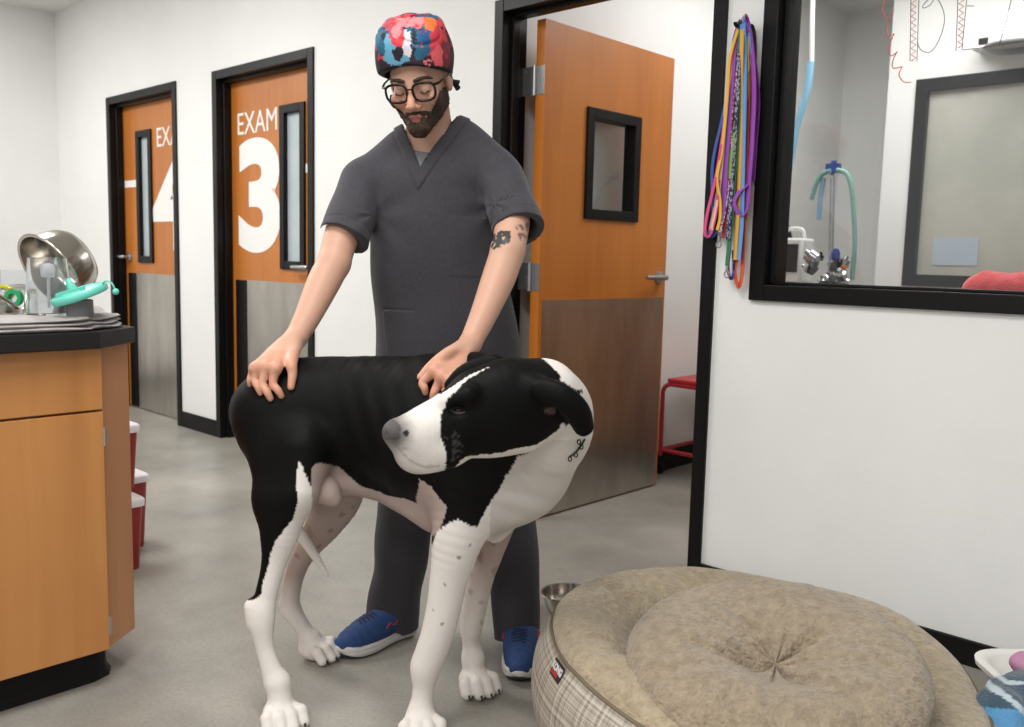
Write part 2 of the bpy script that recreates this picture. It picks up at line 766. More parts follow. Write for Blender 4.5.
def frame_bm(d, top, face=0.05, y0=WY - 0.012, y1=WB + 0.012, stop_y=None):
    b = B()
    x0, x1 = d
    for a, c in ((x0, x0 + face), (x1 - face, x1)):
        box(b, (a, y0, 0), (c, y1, top))
    box(b, (x0 + face, y0, top - face), (x1 - face, y1, top))
    if stop_y:
        for a, c in ((x0 + face, x0 + face + 0.016), (x1 - face - 0.016, x1 - face)):
            box(b, (a, stop_y[0], 0), (c, stop_y[1], top - face))
        box(b, (x0 + face, stop_y[0], top - face - 0.016), (x1 - face, stop_y[1], top - face))
    return b


struct('trim_1', frame_bm(D4, DT, stop_y=(WY + 0.03, WY + 0.075)), M['black'], bevel=0.003)
struct('trim_2', frame_bm(D3, DT, stop_y=(WY + 0.03, WY + 0.075)), M['black'], bevel=0.003)
struct('trim_3', frame_bm(DC, DT, stop_y=(WY + 0.035, WY + 0.075)), M['black'], bevel=0.003)

TX = Matrix.Rotation(pi / 2, 4, 'X')      # text standing on a wall that faces -Y


def lever(b, p, out, along, L=0.105):
    """rose, neck and lever of a door handle. p on the leaf, out = leaf normal, along = lever direction"""
    p, out, along = Vector(p), Vector(out), Vector(along)
    up = out.cross(along)
    mt = basis(p, along, up, out)
    lathe(b, [(0.030, 0), (0.032, 0.004), (0.031, 0.010), (0.018, 0.013), (0.012, 0.016), (0.011, 0.048)], 24, mt)
    tube(b, [p + out * 0.045, p + out * 0.052 + along * 0.01, p + out * 0.054 + along * 0.04, p + out * 0.052 + along * (L - 0.02), p + out * 0.05 + along * L],
         [0.012, 0.0135, 0.012, 0.0115, 0.0105], 10)


def exam_door(name, d, mirror, num, numx, exx, tnum):
    x0, x1 = d[0] + 0.053, d[1] - 0.053
    y0, y1 = WY + 0.08, WB
    # window opening
    wx0, wx1 = (-6.19, -5.965) if mirror else (-4.415, -4.165)
    wz0, wz1 = 1.03, 1.915
    if not mirror:
        wx0, wx1 = -4.405, -4.165
    f = 0.045
    b = B()
    box(b, (x0, y0, 0.008), (wx0, y1, DT - 0.053))
    box(b, (wx1, y0, 0.008), (x1, y1, DT - 0.053))
    box(b, (wx0, y0, 0.008), (wx1, y1, wz0))
    box(b, (wx0, y0, wz1), (wx1, y1, DT - 0.053))
    dr = build(name, b, M['door'])
    dr['kind'] = 'structure'
    b = B()
    for a, c in ((wx0, wx0 + f), (wx1 - f, wx1)):
        box(b, (a, y0 - 0.014, wz0), (c, y1 + 0.01, wz1))
    for a, c in ((wz0, wz0 + f), (wz1 - f, wz1)):
        box(b, (wx0 + f, y0 - 0.014, a), (wx1 - f, y1 + 0.01, c))
    fr = build('vision_panel_frame', b, M['black'], dr, bevel=0.003)
    b = B(); box(b, (wx0 + f - 0.01, y0 + 0.012, wz0 + f - 0.01), (wx1 - f + 0.01, y0 + 0.018, wz1 - f + 0.01))
    build('pane', b, M['frost'], fr)
    b = B()
    kx0, kx1 = (x0 + 0.17, x1 - 0.01) if mirror else (x0 + 0.17, x1 - 0.015)
    box(b, (kx0, y0 - 0.003, 0.008), (kx1, y0, 0.957))
    build('kick_plate', b, M['steel'], dr)
    b = B()
    box(b, (x0 + 0.045, y0 - 0.006, 0.012), (x0 + 0.165, y0, 0.955))
    build('edge_guard', b, M['black'], dr, bevel=0.002)
    b = B()
    if mirror: lever(b, (x0 + 0.07, y0, 1.065), (0, -1, 0), (-1, 0, 0), 0.11)
    else: lever(b, (x1 - 0.07, y0, 1.045), (0, -1, 0), (-1, 0, 0), 0.14)
    build('door_handle', b, M['satin'], dr, 60)
    sx = (-6.39, -6.20) if mirror else (-4.165, -4.09)
    b = B(); box(b, (sx[0], y0 - 0.002, 1.545), (sx[1], y0, 1.592))
    build('white_sign', b, M['decal'], dr)
    me = text_mesh('EXAM', 0.178, Matrix.Translation((exx, y0 - 0.001, 1.853)) @ TX, off=0.0, sx=0.93)
    link('exam_lettering', me, M['decal'], dr)
    me = text_mesh(num, 0.83, Matrix.Translation((numx, y0 - 0.001, 1.44)) @ TX, off=0.034, sx=1.22)
    link('door_number', me, M['decal'], dr)
    return dr


d4 = exam_door('door_1', D4, True, '4', -5.70, -5.68, 0)
d4['label'] = 'orange exam room door with number 4, farther from the camera'
d3 = exam_door('door_2', D3, False, '3', -4.635, -4.65, 0)
d3['label'] = 'orange exam room door with number 3 beside the person'

# the open door of the treatment room, swung 90 degrees
LX0, LX1 = -2.565, -2.52
LY0, LY1 = 2.818, 3.745
wy0, wy1, wz0, wz1 = 3.095, 3.485, 1.30, 1.777
b = B()
box(b, (LX0, LY0, 0.008), (LX1, wy0, 2.085))
box(b, (LX0, wy1, 0.008), (LX1, LY1, 2.085))
box(b, (LX0, wy0, 0.008), (LX1, wy1, wz0))
box(b, (LX0, wy0, wz1), (LX1, wy1, 2.085))
dr = build('door_3', b, M['door'])
dr['kind'] = 'structure'
dr['label'] = 'wide open orange door with a small black framed window and steel kick plate'
b = B(); box(b, (LX0 - 0.0005, LY0 - 0.003, 0.008), (LX1 + 0.0005, LY0, 2.085)); build('edge_band', b, M['door_edge'], dr)
f = 0.045
b = B()
for a, c in ((wy0, wy0 + f), (wy1 - f, wy1)):
    box(b, (LX0 - 0.012, a, wz0), (LX1 + 0.014, c, wz1))
for a, c in ((wz0, wz0 + f), (wz1 - f, wz1)):
    box(b, (LX0 - 0.012, wy0 + f, a), (LX1 + 0.014, wy1 - f, c))
fr = build('vision_panel_frame', b, M['black'], dr, bevel=0.003)
b = B(); box(b, (LX0 + 0.02, wy0 + f - 0.01, wz0 + f - 0.01), (LX0 + 0.026, wy1 - f + 0.01, wz1 - f + 0.01)); build('pane', b, M['glass'], fr)
b = B(); box(b, (LX1, LY0 + 0.022, 0.01), (LX1 + 0.002, LY1 - 0.012, 0.948)); build('kick_plate', b, M['steel'], dr)
b = B(); lever(b, (LX1, LY1 - 0.06, 1.045), (1, 0, 0), (0, -1, 0), 0.165); build('door_handle', b, M['satin'], dr, 60)
b = B(); lever(b, (LX0, LY1 - 0.065, 1.045), (-1, 0, 0), (0, -1, 0), 0.11); build('door_handle', b, M['satin'], dr, 60)
for z in (1.845, 1.045, 0.25):
    b = B()
    box(b, (LX0 + 0.004, LY0 - 0.0065, z - 0.057), (LX1 + 0.002, LY0 - 0.003, z + 0.057))
    box(b, (-2.632, LY0 - 0.010, z - 0.057), (LX0 - 0.004, LY0 - 0.006, z + 0.057))
    tube(b, [(LX0 - 0.001, LY0 - 0.012, z - 0.06), (LX0 - 0.001, LY0 - 0.012, z + 0.06)], 0.009, 12)
    for k in range(3):
        for xx in (LX0 + 0.016, LX1 - 0.010, -2.618, LX0 - 0.022):
            lathe(b, [(0.005, 0), (0.004, 0.002)], 8, Matrix.Translation((xx, LY0 - 0.0065 if xx > LX0 else LY0 - 0.010, z - 0.04 + 0.04 * k)) @ Matrix.Rotation(pi / 2, 4, 'X'))
    build('hinge', b, M['satin'], dr, 60)

# interior window at the right
b = B()
f = 0.052
x0, x1 = WN
for a, c in ((x0, x0 + f), (x1 - f, x1)):
    box(b, (a, WY - 0.018, WZ0), (c, WB + 0.018, WZ1))
for a, c in ((WZ0, WZ0 + f), (WZ1 - f, WZ1)):
    box(b, (x0 + f, WY - 0.018, a), (x1 - f, WB + 0.018, c))
for a, c in ((x0 + f, x0 + f + 0.018), (x1 - f - 0.018, x1 - f)):
    box(b, (a, WY + 0.02, WZ0 + f), (c, WY + 0.055, WZ1 - f))
box(b, (x0 + f, WY + 0.02, WZ0 + f), (x1 - f, WY + 0.055, WZ0 + f + 0.01))
win = struct('window_1', b, M['black'], bevel=0.003)
win['label'] = 'large black framed interior window with marker drawing on its glass'
b = B(); box(b, (x0 + f, WY + 0.056, WZ0 + f), (x1 - f, WY + 0.062, WZ1 - f)); build('pane', b, M['glass'], win)
M['pink_ink'] = mat('pink_marker_ink', srgb(226, 112, 122), 0.6)
M['dark_ink'] = mat('dark_marker_ink', srgb(92, 84, 90), 0.6)
GY = WY + 0.0545


def ink(name, strokes, m, r=0.0016):
    b = B()
    for s in strokes:
        pts = [onY(x, y, GY) for x, y in s]
        tube(b, pts, r, 5)
    return build(name, b, m, win)


sc = [(888, -4), (884, 3), (883, 10), (886, 17), (891, 14), (894, 11)]
sq = [(889, 19), (887, 27), (887, 36), (892, 35), (894, 34), (890, 43), (889, 51), (891, 56), (896, 53), (897, 52), (893, 60), (893, 68), (901, 67), (902, 67), (899, 75), (904, 82), (911, 82)]
ink('pink_scalloped_border', [spline(sc, 4), spline(sq, 4)], M['pink_ink'])
zz = [(911 + 5 * (k % 2), -3 + 3.2 * k) for k in range(21)]
z2 = [(959 + 5 * (k % 2) - k * 0.08, -3 + 3.2 * k) for k in range(17)]
ink('pink_zigzag_fill', [zz, z2], M['pink_ink'])
ink('letter_outline', [[(911, -4), (910, 61), (917, 61), (919, -4)],
                       spline([(930, -2), (924, 4), (923, 8), (930, 5), (936, -2), (943, 10), (944, 24), (938, 42), (930, 52), (921, 50), (917, 42)], 5)], M['dark_ink'], 0.0011)
ink('letter_outline', [[(958, -4), (956, 51), (962, 50), (967, -4)], [(963, 50), (980, 48), (999, 45), (1025, 41)], [(999, 45), (1006, 22), (1012, -4)], [(967, 6), (974, 6)]], M['dark_ink'], 0.0011)

# far window of the treatment room
b = B()
f = 0.065
for a, c in ((FX0, FX0 + f), (FX1 - f, FX1)):
    box(b, (a, 5.23, FZ0), (c, 5.39, FZ1))
for a, c in ((FZ0, FZ0 + f), (FZ1 - f, FZ1)):
    box(b, (FX0 + f, 5.23, a), (FX1 - f, 5.39, c))
fw = struct('window_2', b, M['black'])
M['farpane'] = mat('hazy_window_pane', srgb(168, 170, 158), 0.4, col2=srgb(182, 180, 170), scale=(2.2, 2, 2.4), lo=0.4, hi=0.6)
b = B(); box(b, (FX0 + f, 5.27, FZ0 + f), (FX1 - f, 5.275, FZ1 - f)); build('pane', b, M['farpane'], fw)
M['paper'] = mat('pale_blue_paper', srgb(176, 188, 200), 0.7)
a, c = onY(934, 238, 5.268), onY(977, 266, 5.268)
b = B(); box(b, (a[0], 5.266, c[2]), (c[0], 5.27, a[2])); build('taped_paper', b, M['paper'], fw)

# wall lamp above the far window
a = onY(975, 45, 5.16)
rt = empty('strip_lamp', (a[0] + 0.3, 5.25, a[2]), 'white strip lamp with a round underside fixed above the far window', 'lamp')
b = B(); box(b, (a[0], 5.12, a[2] - 0.035), (a[0] + 0.75, 5.25, a[2] + 0.045)); build('housing', b, M['white_plastic'], rt, bevel=0.008)
b = B(); lathe(b, [(0.13, 0.0), (0.14, -0.012), (0.11, -0.03), (0.03, -0.036)], 32, Matrix.Translation((a[0] + 0.2, 5.10, a[2] - 0.035))); build('dish', b, M['satin'], rt, 50)
b = B(); box(b, (a[0] + 0.03, 5.116, a[2] - 0.012), (a[0] + 0.075, 5.12, a[2] + 0.02)); build('dark_vent', b, M['black'], rt)
# ------------------------------------------------------------------ base cabinet and counter
ct = empty('base_cabinet', (-2.5, 0.4, 0), 'maple base cabinet with one drawer above one door, under the black worktop', 'cabinet')
CX = -2.25
b = B()
prism(b, [(CX - 0.02, -0.4), (CX - 0.02, 0.903), (CX - 0.098, 1.0), (-2.95, 1.0), (-2.95, -0.4)], 0.1, 0.88)
build('body', b, M['maple_pale'], ct)
b = B(); box(b, (CX - 0.019, -0.18, 0.724), (CX, 0.908, 0.876)); build('drawer', b, M['maple'], ct, bevel=0.0015)
b = B(); box(b, (CX - 0.019, -0.18, 0.102), (CX, 0.908, 0.718)); dd = build('door', b, M['maple'], ct, bevel=0.0015)
for z in (0.655, 0.165):
    b = B()
    tube(b, [(CX - 0.002, 0.911, z - 0.024), (CX - 0.002, 0.911, z + 0.024)], 0.0045, 10)
    build('hinge', b, M['satin'], dd, 60)
b = B()
prism(b, [(CX - 0.018, 0.913), (CX - 0.09, 1.012), (CX - 0.1, 1.002), (CX - 0.028, 0.903)], 0.1, 0.88)
build('chamfer_panel', b, M['maple_pale'], ct)
b = B()
prof = [(0.012, 0.0), (0.010, 0.004), (0.003, 0.014), (0.0, 0.03), (0.0, 0.1)]
path = [(-2.318, -0.4), (-2.318, 0.885), (-2.332, 0.925), (-2.37, 0.945), (-2.9, 0.945)]
rows = []
for o_, z in prof:
    row = []
    for i, (px_, py_) in enumerate(path):
        nx, ny = [(1, 0), (1, 0.25), (0.8, 0.7), (0.25, 1), (0, 1)][i]
        row.append(b.verts.new((px_ + nx * o_, py_ + ny * o_, z)))
    rows.append(row)
for r0, r1 in zip(rows[:-1], rows[1:]):
    for i in range(len(path) - 1):
        b.faces.new((r0[i], r0[i + 1], r1[i + 1], r1[i]))
build('toe_kick', b, M['base'], ct, 50)
b = B()
prism(b, [(-2.205, -0.42), (-2.213, 0.89), (-2.318, 1.022), (-2.98, 1.022), (-2.98, -0.42)], 0.88, 0.92)
wt = build('worktop', b, mat('black_laminate', srgb(30, 29, 29), 0.45, spec=0.3), None, 30, 0.002)
tag(wt, 'black laminate worktop with a cut corner lying on the maple base cabinet', 'worktop')

# folded towel covering the worktop
M['towel'] = mat('grey_towel_cloth', srgb(158, 152, 150), 0.9, col2=srgb(172, 166, 163), scale=(30, 30, 30), bump=0.3, bscale=(220, 220, 220), sheen=0.3)


def towel():
    b = B()
    rng = random.Random(4)
    outline = [(-2.235, -0.1), (-2.225, 0.45), (-2.235, 0.83), (-2.262, 0.90), (-2.325, 0.985), (-2.45, 1.018), (-2.86, 1.01), (-2.88, -0.1)]
    base = spline([(x, y, 0) for x, y in outline], 10, True)
    cx, cy = -2.55, 0.5
    zbot = 0.9205
    for layer in range(3):
        z0 = zbot + layer * 0.011
        prof = [(0.96, 0), (1.0, 0.0035), (1.003, 0.006), (0.99, 0.0095), (0.5, 0.0105)]
        rings = []
        for s, dz in prof:
            ring = []
            for i, p in enumerate(base):
                ww = 0.004 * sin(i * 0.7 + layer * 2) + 0.003 * sin(i * 1.9 + layer)
                k = s - 0.012 * layer * (1 + 0.6 * sin(i * 0.31 + layer * 2.2)) * 0.5
                ring.append(b.verts.new((cx + (p[0] - cx) * k + ww * 0.4, cy + (p[1] - cy) * k, z0 + dz * (1 + 0.25 * sin(i * 0.45 + layer * 1.3)) + (0.0015 * sin(i * 0.33) if layer else 0))))
            rings.append(ring)
        n = len(base)
        for r0, r1 in zip(rings[:-1], rings[1:]):
            for i in range(n):
                b.faces.new((r0[i], r0[(i + 1) % n], r1[(i + 1) % n], r1[i]))
        b.faces.new(rings[-1])
        b.faces.new(rings[0][::-1])
    o = build('folded_towel', b, M['towel'], None, 60)
    tag(o, 'folded grey cloth towel spread over the black worktop under the steel bowls', 'towel')


towel()
TZ = 0.9535


def bowl_bm(R, h, t=0.0025):
    b = B()
    out = [(0.0, 0), (R * 0.62, 0.0), (R * 0.74, h * 0.06), (R * 0.84, h * 0.25), (R * 0.92, h * 0.6), (R * 0.97, h * 0.93), (R * 1.035, h * 0.97), (R * 1.05, h * 0.99), (R * 1.04, h * 1.01)]
    inn = [(R * 0.965, h), (R * 0.91, h * 0.62), (R * 0.825, h * 0.27), (R * 0.73, h * 0.09), (R * 0.6, h * 0.04), (0, h * 0.04)]
    lathe(b, out + inn, 48)
    return b


# tilted steel bowl: its mouth looks toward the camera and to the left
fb = 2.33
cc = Q(51, 271, fb)
o = build('steel_bowl', bowl_bm(0.103, 0.09), M['bowl'], None, 50)
ax = (-RT * 0.44 - FW * 0.74 - UP * 0.46)          # mouth direction
ax = Vector([float(v) for v in ax]).normalized()
xa = ax.orthogonal().normalized()
o.matrix_world = basis(Vector([float(v) for v in cc]) - ax * 0.085, xa, ax.cross(xa), ax)
tag(o, 'large round steel bowl tipped on its side on the grey towel', 'bowl')

# smaller bowl at the photo's left edge
pb = Q(4, 300, 2.22)
o = build('steel_bowl', bowl_bm(0.06, 0.05), M['bowl'], None, 50)
ax = Vector([float(v) for v in (-RT * 0.5 - FW * 0.25 + UP * -0.75)]).normalized()
xa = ax.orthogonal().normalized()
o.matrix_world = basis((pb[0], pb[1], TZ + 0.042), xa, ax.cross(xa), ax)
tag(o, 'small steel bowl turned upside down at the left end of the towel', 'bowl')

# clear jug standing in front of the bowl
pj = Q(49, 300, 2.22)
rt = empty('clear_container', (pj[0], pj[1], TZ), 'clear plastic container standing in front of the tipped steel bowl', 'container')
mt = Matrix.Translation((pj[0], pj[1], TZ))
h = 0.138
b = B()
lathe(b, [(0.056, 0), (0.058, 0.006), (0.0545, 0.03), (0.044, h), (0.046, h + 0.003), (0.043, h + 0.003), (0.0415, h - 0.001), (0.0515, 0.03), (0.054, 0.008), (0.0, 0.005)], 40, mt)
M['clearp'] = mat('clear_plastic', (0.93, 0.95, 0.96), 0.06, trans=0.97)
build('cup', b, M['clearp'], rt, 50)
b = B()
lathe(b, [(0.0, 0.094), (0.013, 0.094), (0.017, 0.1), (0.017, 0.118), (0.012, 0.128), (0.0, 0.13)], 14, mt)
tube(b, [Vector(mt.translation) + Vector((0, 0, 0.02)), Vector(mt.translation) + Vector((0, 0, 0.095))], 0.004, 8)
build('valve', b, mat('cloudy_plastic', (0.85, 0.87, 0.88), 0.3, trans=0.5), rt, 50)

# turquoise lid on a grey cylinder
pg = Q(80, 308, 2.2)
b = B()
lathe(b, [(0.030, 0), (0.031, 0.002), (0.030, 0.04), (0.027, 0.042), (0, 0.042)], 28, Matrix.Translation((pg[0], pg[1], TZ)))
o = build('grey_tub', b, mat('grey_rubber', srgb(122, 122, 124), 0.6), None, 50)
tag(o, 'small round grey tub under the turquoise plastic lid', 'tub')
rt = empty('plastic_cover', (pg[0], pg[1], TZ + 0.045), 'turquoise plastic lid with a spout resting tilted on the grey tub', 'lid')
M['teal'] = mat('turquoise_plastic', srgb(106, 205, 186), 0.4, spec=0.5)
tilt = Matrix.Translation((pg[0], pg[1], TZ + 0.056)) @ Matrix([[RT[0], FW[0], 0, 0], [RT[1], FW[1], 0, 0], [0, 0, 1, 0], [0, 0, 0, 1]]) @ Matrix.Rotation(radians(-17), 4, 'Y') @ Matrix.Rotation(radians(12), 4, 'X')
b = B()
lathe(b, [(0.0, -0.006), (0.06, -0.006), (0.064, -0.010), (0.066, -0.008), (0.067, 0.004), (0.063, 0.008), (0.045, 0.009), (0.04, 0.012), (0.0, 0.013)], 40, tilt)
build('disc', b, M['teal'], rt, 50)
b = B()
lathe(b, [(0.013, 0.012), (0.011, 0.02), (0.006, 0.04), (0.004, 0.042), (0, 0.042)], 16, tilt @ Matrix.Translation((-0.012, 0.0, 0)))
box(b, (-0.04, -0.035, 0.008), (0.03, -0.02, 0.018), tilt)
build('spout', b, M['teal'], rt, 50)
b = B()
tube(b, [tilt @ Vector(p) for p in spline([(0.06, 0, 0.006), (0.075, -0.006, 0.012), (0.088, -0.01, 0.004), (0.09, -0.012, -0.012)], 6)], 0.0022, 6)
build('strap', b, M['teal'], rt, 50)
b = B()
bmesh.ops.create_uvsphere(b, u_segments=12, v_segments=8, radius=0.008, matrix=tilt @ Matrix.Translation((0.09, -0.012, -0.018)))
build('plug', b, M['teal'], rt, 50)

# clear pouch and roll behind the small bowl
pp = Q(12, 292, 2.4)
rt = empty('zip_pouch', (pp[0], pp[1], TZ), 'clear plastic pouch holding yellow and green rolls behind the small bowl', 'pouch')
f = Sdf(0.01)
f.ell(pp * [1, 1, 0] + UP * (TZ + 0.03), (0.06, 0.05, 0.035), pw=3)
f.disp = lambda P: 0.004 * nz(P, 70)
sdf_obj('film', f, pp - 0.12, pp + 0.12, 0.006, M['clearp'], rt)
M['yellow'] = mat('yellow_plastic', srgb(206, 200, 40), 0.5)
M['green'] = mat('green_plastic', srgb(20, 150, 96), 0.5)
for (px_, py_, f_, mm, nm) in ((4, 293, 2.36, 'yellow', 'yellow_roll'), (14, 298, 2.33, 'green', 'green_roll')):
    q = Q(px_, py_, f_)
    b = B()
    lathe(b, [(0.012, -0.008), (0.022, -0.008), (0.022, 0.008), (0.012, 0.008)], 24, basis(q, RT, UP, -FW), close=True)
    build(nm, b, M[mm], rt, 50)
pc = Q(22, 252, 2.62)
rt0 = empty('clear_box', (pc[0] - 0.05, pc[1], TZ), 'pale clear plastic box behind the tipped bowl at the left end of the worktop', 'box')
q = Q(16, 285, 2.5)
mt = basis((q[0], q[1], TZ), RT, FW, UP)
b = B()
for lo, hi in (((-0.1, 0, 0), (0.045, 0.002, 0.1)), ((-0.1, 0, 0), (-0.098, 0.1, 0.1)), ((0.043, 0, 0), (0.045, 0.1, 0.1)), ((-0.1, 0.098, 0), (0.045, 0.1, 0.1)), ((-0.1, 0, 0), (0.045, 0.1, 0.002))):
    box(b, lo, hi, mt)
build('shell', b, M['clearp'], rt0)

# ------------------------------------------------------------------ red sharps containers behind the cabinet
M['sharps'] = mat('red_plastic', srgb(158, 40, 36), 0.35, trans=0.1)
M['lid'] = mat('pale_lid_plastic', srgb(226, 220, 222), 0.4)


def sharps(loc, h, label):
    rt = empty('sharps_container', loc, label, 'container', 'red sharps containers on the floor behind the cabinet')
    x, y, z = loc
    b = B()
    n = 4
    def sq(s, zz):
        pts = [(s, s), (-s, s), (-s, -s), (s, -s)]
        out = []
        for i, (u, v) in enumerate(pts):
            for k in range(5):
                a = pi / 2 * i + pi / 2 * k / 4
                out.append(b.verts.new((x + u * 0.7 + 0.3 * s * cos(a), y + v * 0.7 + 0.3 * s * sin(a), z + zz)))
        return out
    rr = [sq(0.058, 0), sq(0.06, 0.004), sq(0.072, h), sq(0.074, h + 0.004)]
    for r0, r1 in zip(rr[:-1], rr[1:]):
        for i in range(20):
            b.faces.new((r0[i], r0[(i + 1) % 20], r1[(i + 1) % 20], r1[i]))
    b.faces.new(rr[0][::-1])
    b.faces.new(rr[-1])
    build('bin', b, M['sharps'], rt, 50)
    b = B()
    rr = [sq(0.078, h - 0.012), sq(0.079, h + 0.01), sq(0.074, h + 0.016), sq(0.05, h + 0.018), sq(0.03, h + 0.036), sq(0.022, h + 0.038)]
    for r0, r1 in zip(rr[:-1], rr[1:]):
        for i in range(20):
            b.faces.new((r0[i], r0[(i + 1) % 20], r1[(i + 1) % 20], r1[i]))
    b.faces.new(rr[0][::-1])
    b.faces.new(rr[-1])
    build('lid', b, M['lid'], rt, 50)


def at_floor(px_, f):
    q = Q(px_, 500, f)
    return q[0], q[1]


A_, B_, C_ = at_floor(112, 3.12), at_floor(122, 3.32), at_floor(115, 3.08)
sharps((*C_, 0), 0.24, 'red sharps container on the floor, lower one of the stacked pair')
sharps((*A_, 0.279), 0.215, 'red sharps container with pale lid, topmost of the stack behind the cabinet')
sharps((*B_, 0), 0.265, 'red sharps container standing behind the stacked pair on the floor')

# ------------------------------------------------------------------ red step stool on casters
rt = empty('rolling_stool', (-2.47, 4.2, 0), 'red metal rolling stool on casters beyond the open orange door', 'stool')
M['red'] = mat('red_enamel', srgb(176, 34, 42), 0.35, spec=0.5)
sx0, sx1, sy0, sy1, st = -2.655, -2.30, 3.97, 4.4, 0.515
for y in (sy0, sy1):
    b = B()
    pts = [(sx0, y, 0.1), (sx0, y, st - 0.08)] + [(sx0 + 0.05 * (1 - cos(a)), y, st - 0.08 + 0.05 * sin(a)) for a in (0.4, 0.8, 1.2, pi / 2)] + [(sx1 - 0.05, y, st - 0.03)] + \
          [(sx1 - 0.05 + 0.05 * sin(a), y, st - 0.08 + 0.05 * cos(a)) for a in (0.4, 0.8, 1.2, pi / 2)] + [(sx1, y, 0.1)]
    tube(b, pts, 0.012, 10)
    build('leg_frame', b, M['red'], rt, 60)
b = B(); box(b, (sx0 + 0.03, sy0 - 0.01, st - 0.022), (sx1 - 0.03, sy1 + 0.01, st + 0.002)); build('seat', b, M['red'], rt, bevel=0.008)
b = B()
for x in (sx0, sx1):
    tube(b, [(x, sy0, 0.13), (x, sy1, 0.13)], 0.011, 10)
for y in (sy0, sy1):
    tube(b, [(sx0, y, 0.13), (sx1, y, 0.13)], 0.011, 10)
build('stretcher', b, M['red'], rt, 60)
for x in (sx0, sx1):
    for y in (sy0, sy1):
        b = B()
        tube(b, [(x, y, 0.06), (x, y, 0.1)], 0.009, 8)
        lathe(b, [(0.012, -0.012), (0.026, -0.011), (0.028, -0.006), (0.028, 0.006), (0.026, 0.011), (0.012, 0.012)], 20, Matrix.Translation((x, y, 0.029)) @ Matrix.Rotation(pi / 2, 4, 'X'))
        build('caster', b, M['satin'] if x == sx1 else M['base'], rt, 60)

# ------------------------------------------------------------------ leashes on a wall hook
hk = Vector((-1.545, WY, 1.868))
rt = empty('wall_hook', hk, 'small dark wall hook carrying the bundle of leashes', 'hook')
b = B()
lathe(b, [(0.016, 0), (0.016, 0.006), (0.004, 0.008)], 16, Matrix.Translation(hk) @ Matrix.Rotation(pi / 2, 4, 'X'))
build('plate', b, M['black'], rt)
b = B()
tube(b, [hk + Vector(p) for p in ((0, 0, 0), (0.004, -0.04, 0), (0.008, -0.075, 0.0), (0.009, -0.084, 0.004), (0.009, -0.084, 0.008))], 0.006, 8)
build('peg', b, M['black'], rt, 60)


def ribbon(bm, pts, wd, th=0.002, tw=0.0):
    pts = [Vector([float(c) for c in p]) for p in pts]
    n = len(pts)
    prev = None
    for i, p in enumerate(pts):
        t = (pts[min(i + 1, n - 1)] - pts[max(i - 1, 0)]).normalized()
        u = Vector((0.85, -0.5, 0)) if not tw else Vector((cos(tw * i / n), -0.6 + 0.3 * sin(tw * i / n), 0))
        u = (u - t * u.dot(t)).normalized()
        v = t.cross(u)
        ring = [bm.verts.new(p + u * a * wd / 2 + v * c * th / 2) for a, c in ((-1, -1), (1, -1), (1, 1), (-1, 1))]
        if prev:
            for k in range(4):
                bm.faces.new((prev[k], prev[(k + 1) % 4], ring[(k + 1) % 4], ring[k]))
        else:
            bm.faces.new(ring[::-1])
        prev = ring
    bm.faces.new(prev)


def leash_mat(name, c1, c2=None, sc=90):
    if c2 is None:
        return mat(name, c1, 0.7, bump=0.2, bscale=(300, 300, 300), sheen=0.2)
    m, nt, bb = newmat(name)
    tc = nt.nodes.new('ShaderNodeTexCoord')
    ck = nt.nodes.new('ShaderNodeTexVoronoi')
    ck.inputs['Scale'].default_value = sc
    nt.links.new(tc.outputs['Object'], ck.inputs['Vector'])
    r = nt.nodes.new('ShaderNodeValToRGB')
    r.color_ramp.interpolation = 'CONSTANT'
    r.color_ramp.elements[0].color = (*c1, 1)
    r.color_ramp.elements[1].position = 0.5
    r.color_ramp.elements[1].color = (*c2, 1)
    sp = nt.nodes.new('ShaderNodeSeparateColor')
    nt.links.new(ck.outputs['Color'], sp.inputs[0])
    nt.links.new(sp.outputs[0], r.inputs[0])
    nt.links.new(r.outputs[0], bb.inputs['Base Color'])
    bb.inputs['Roughness'].default_value = 0.7
    return m


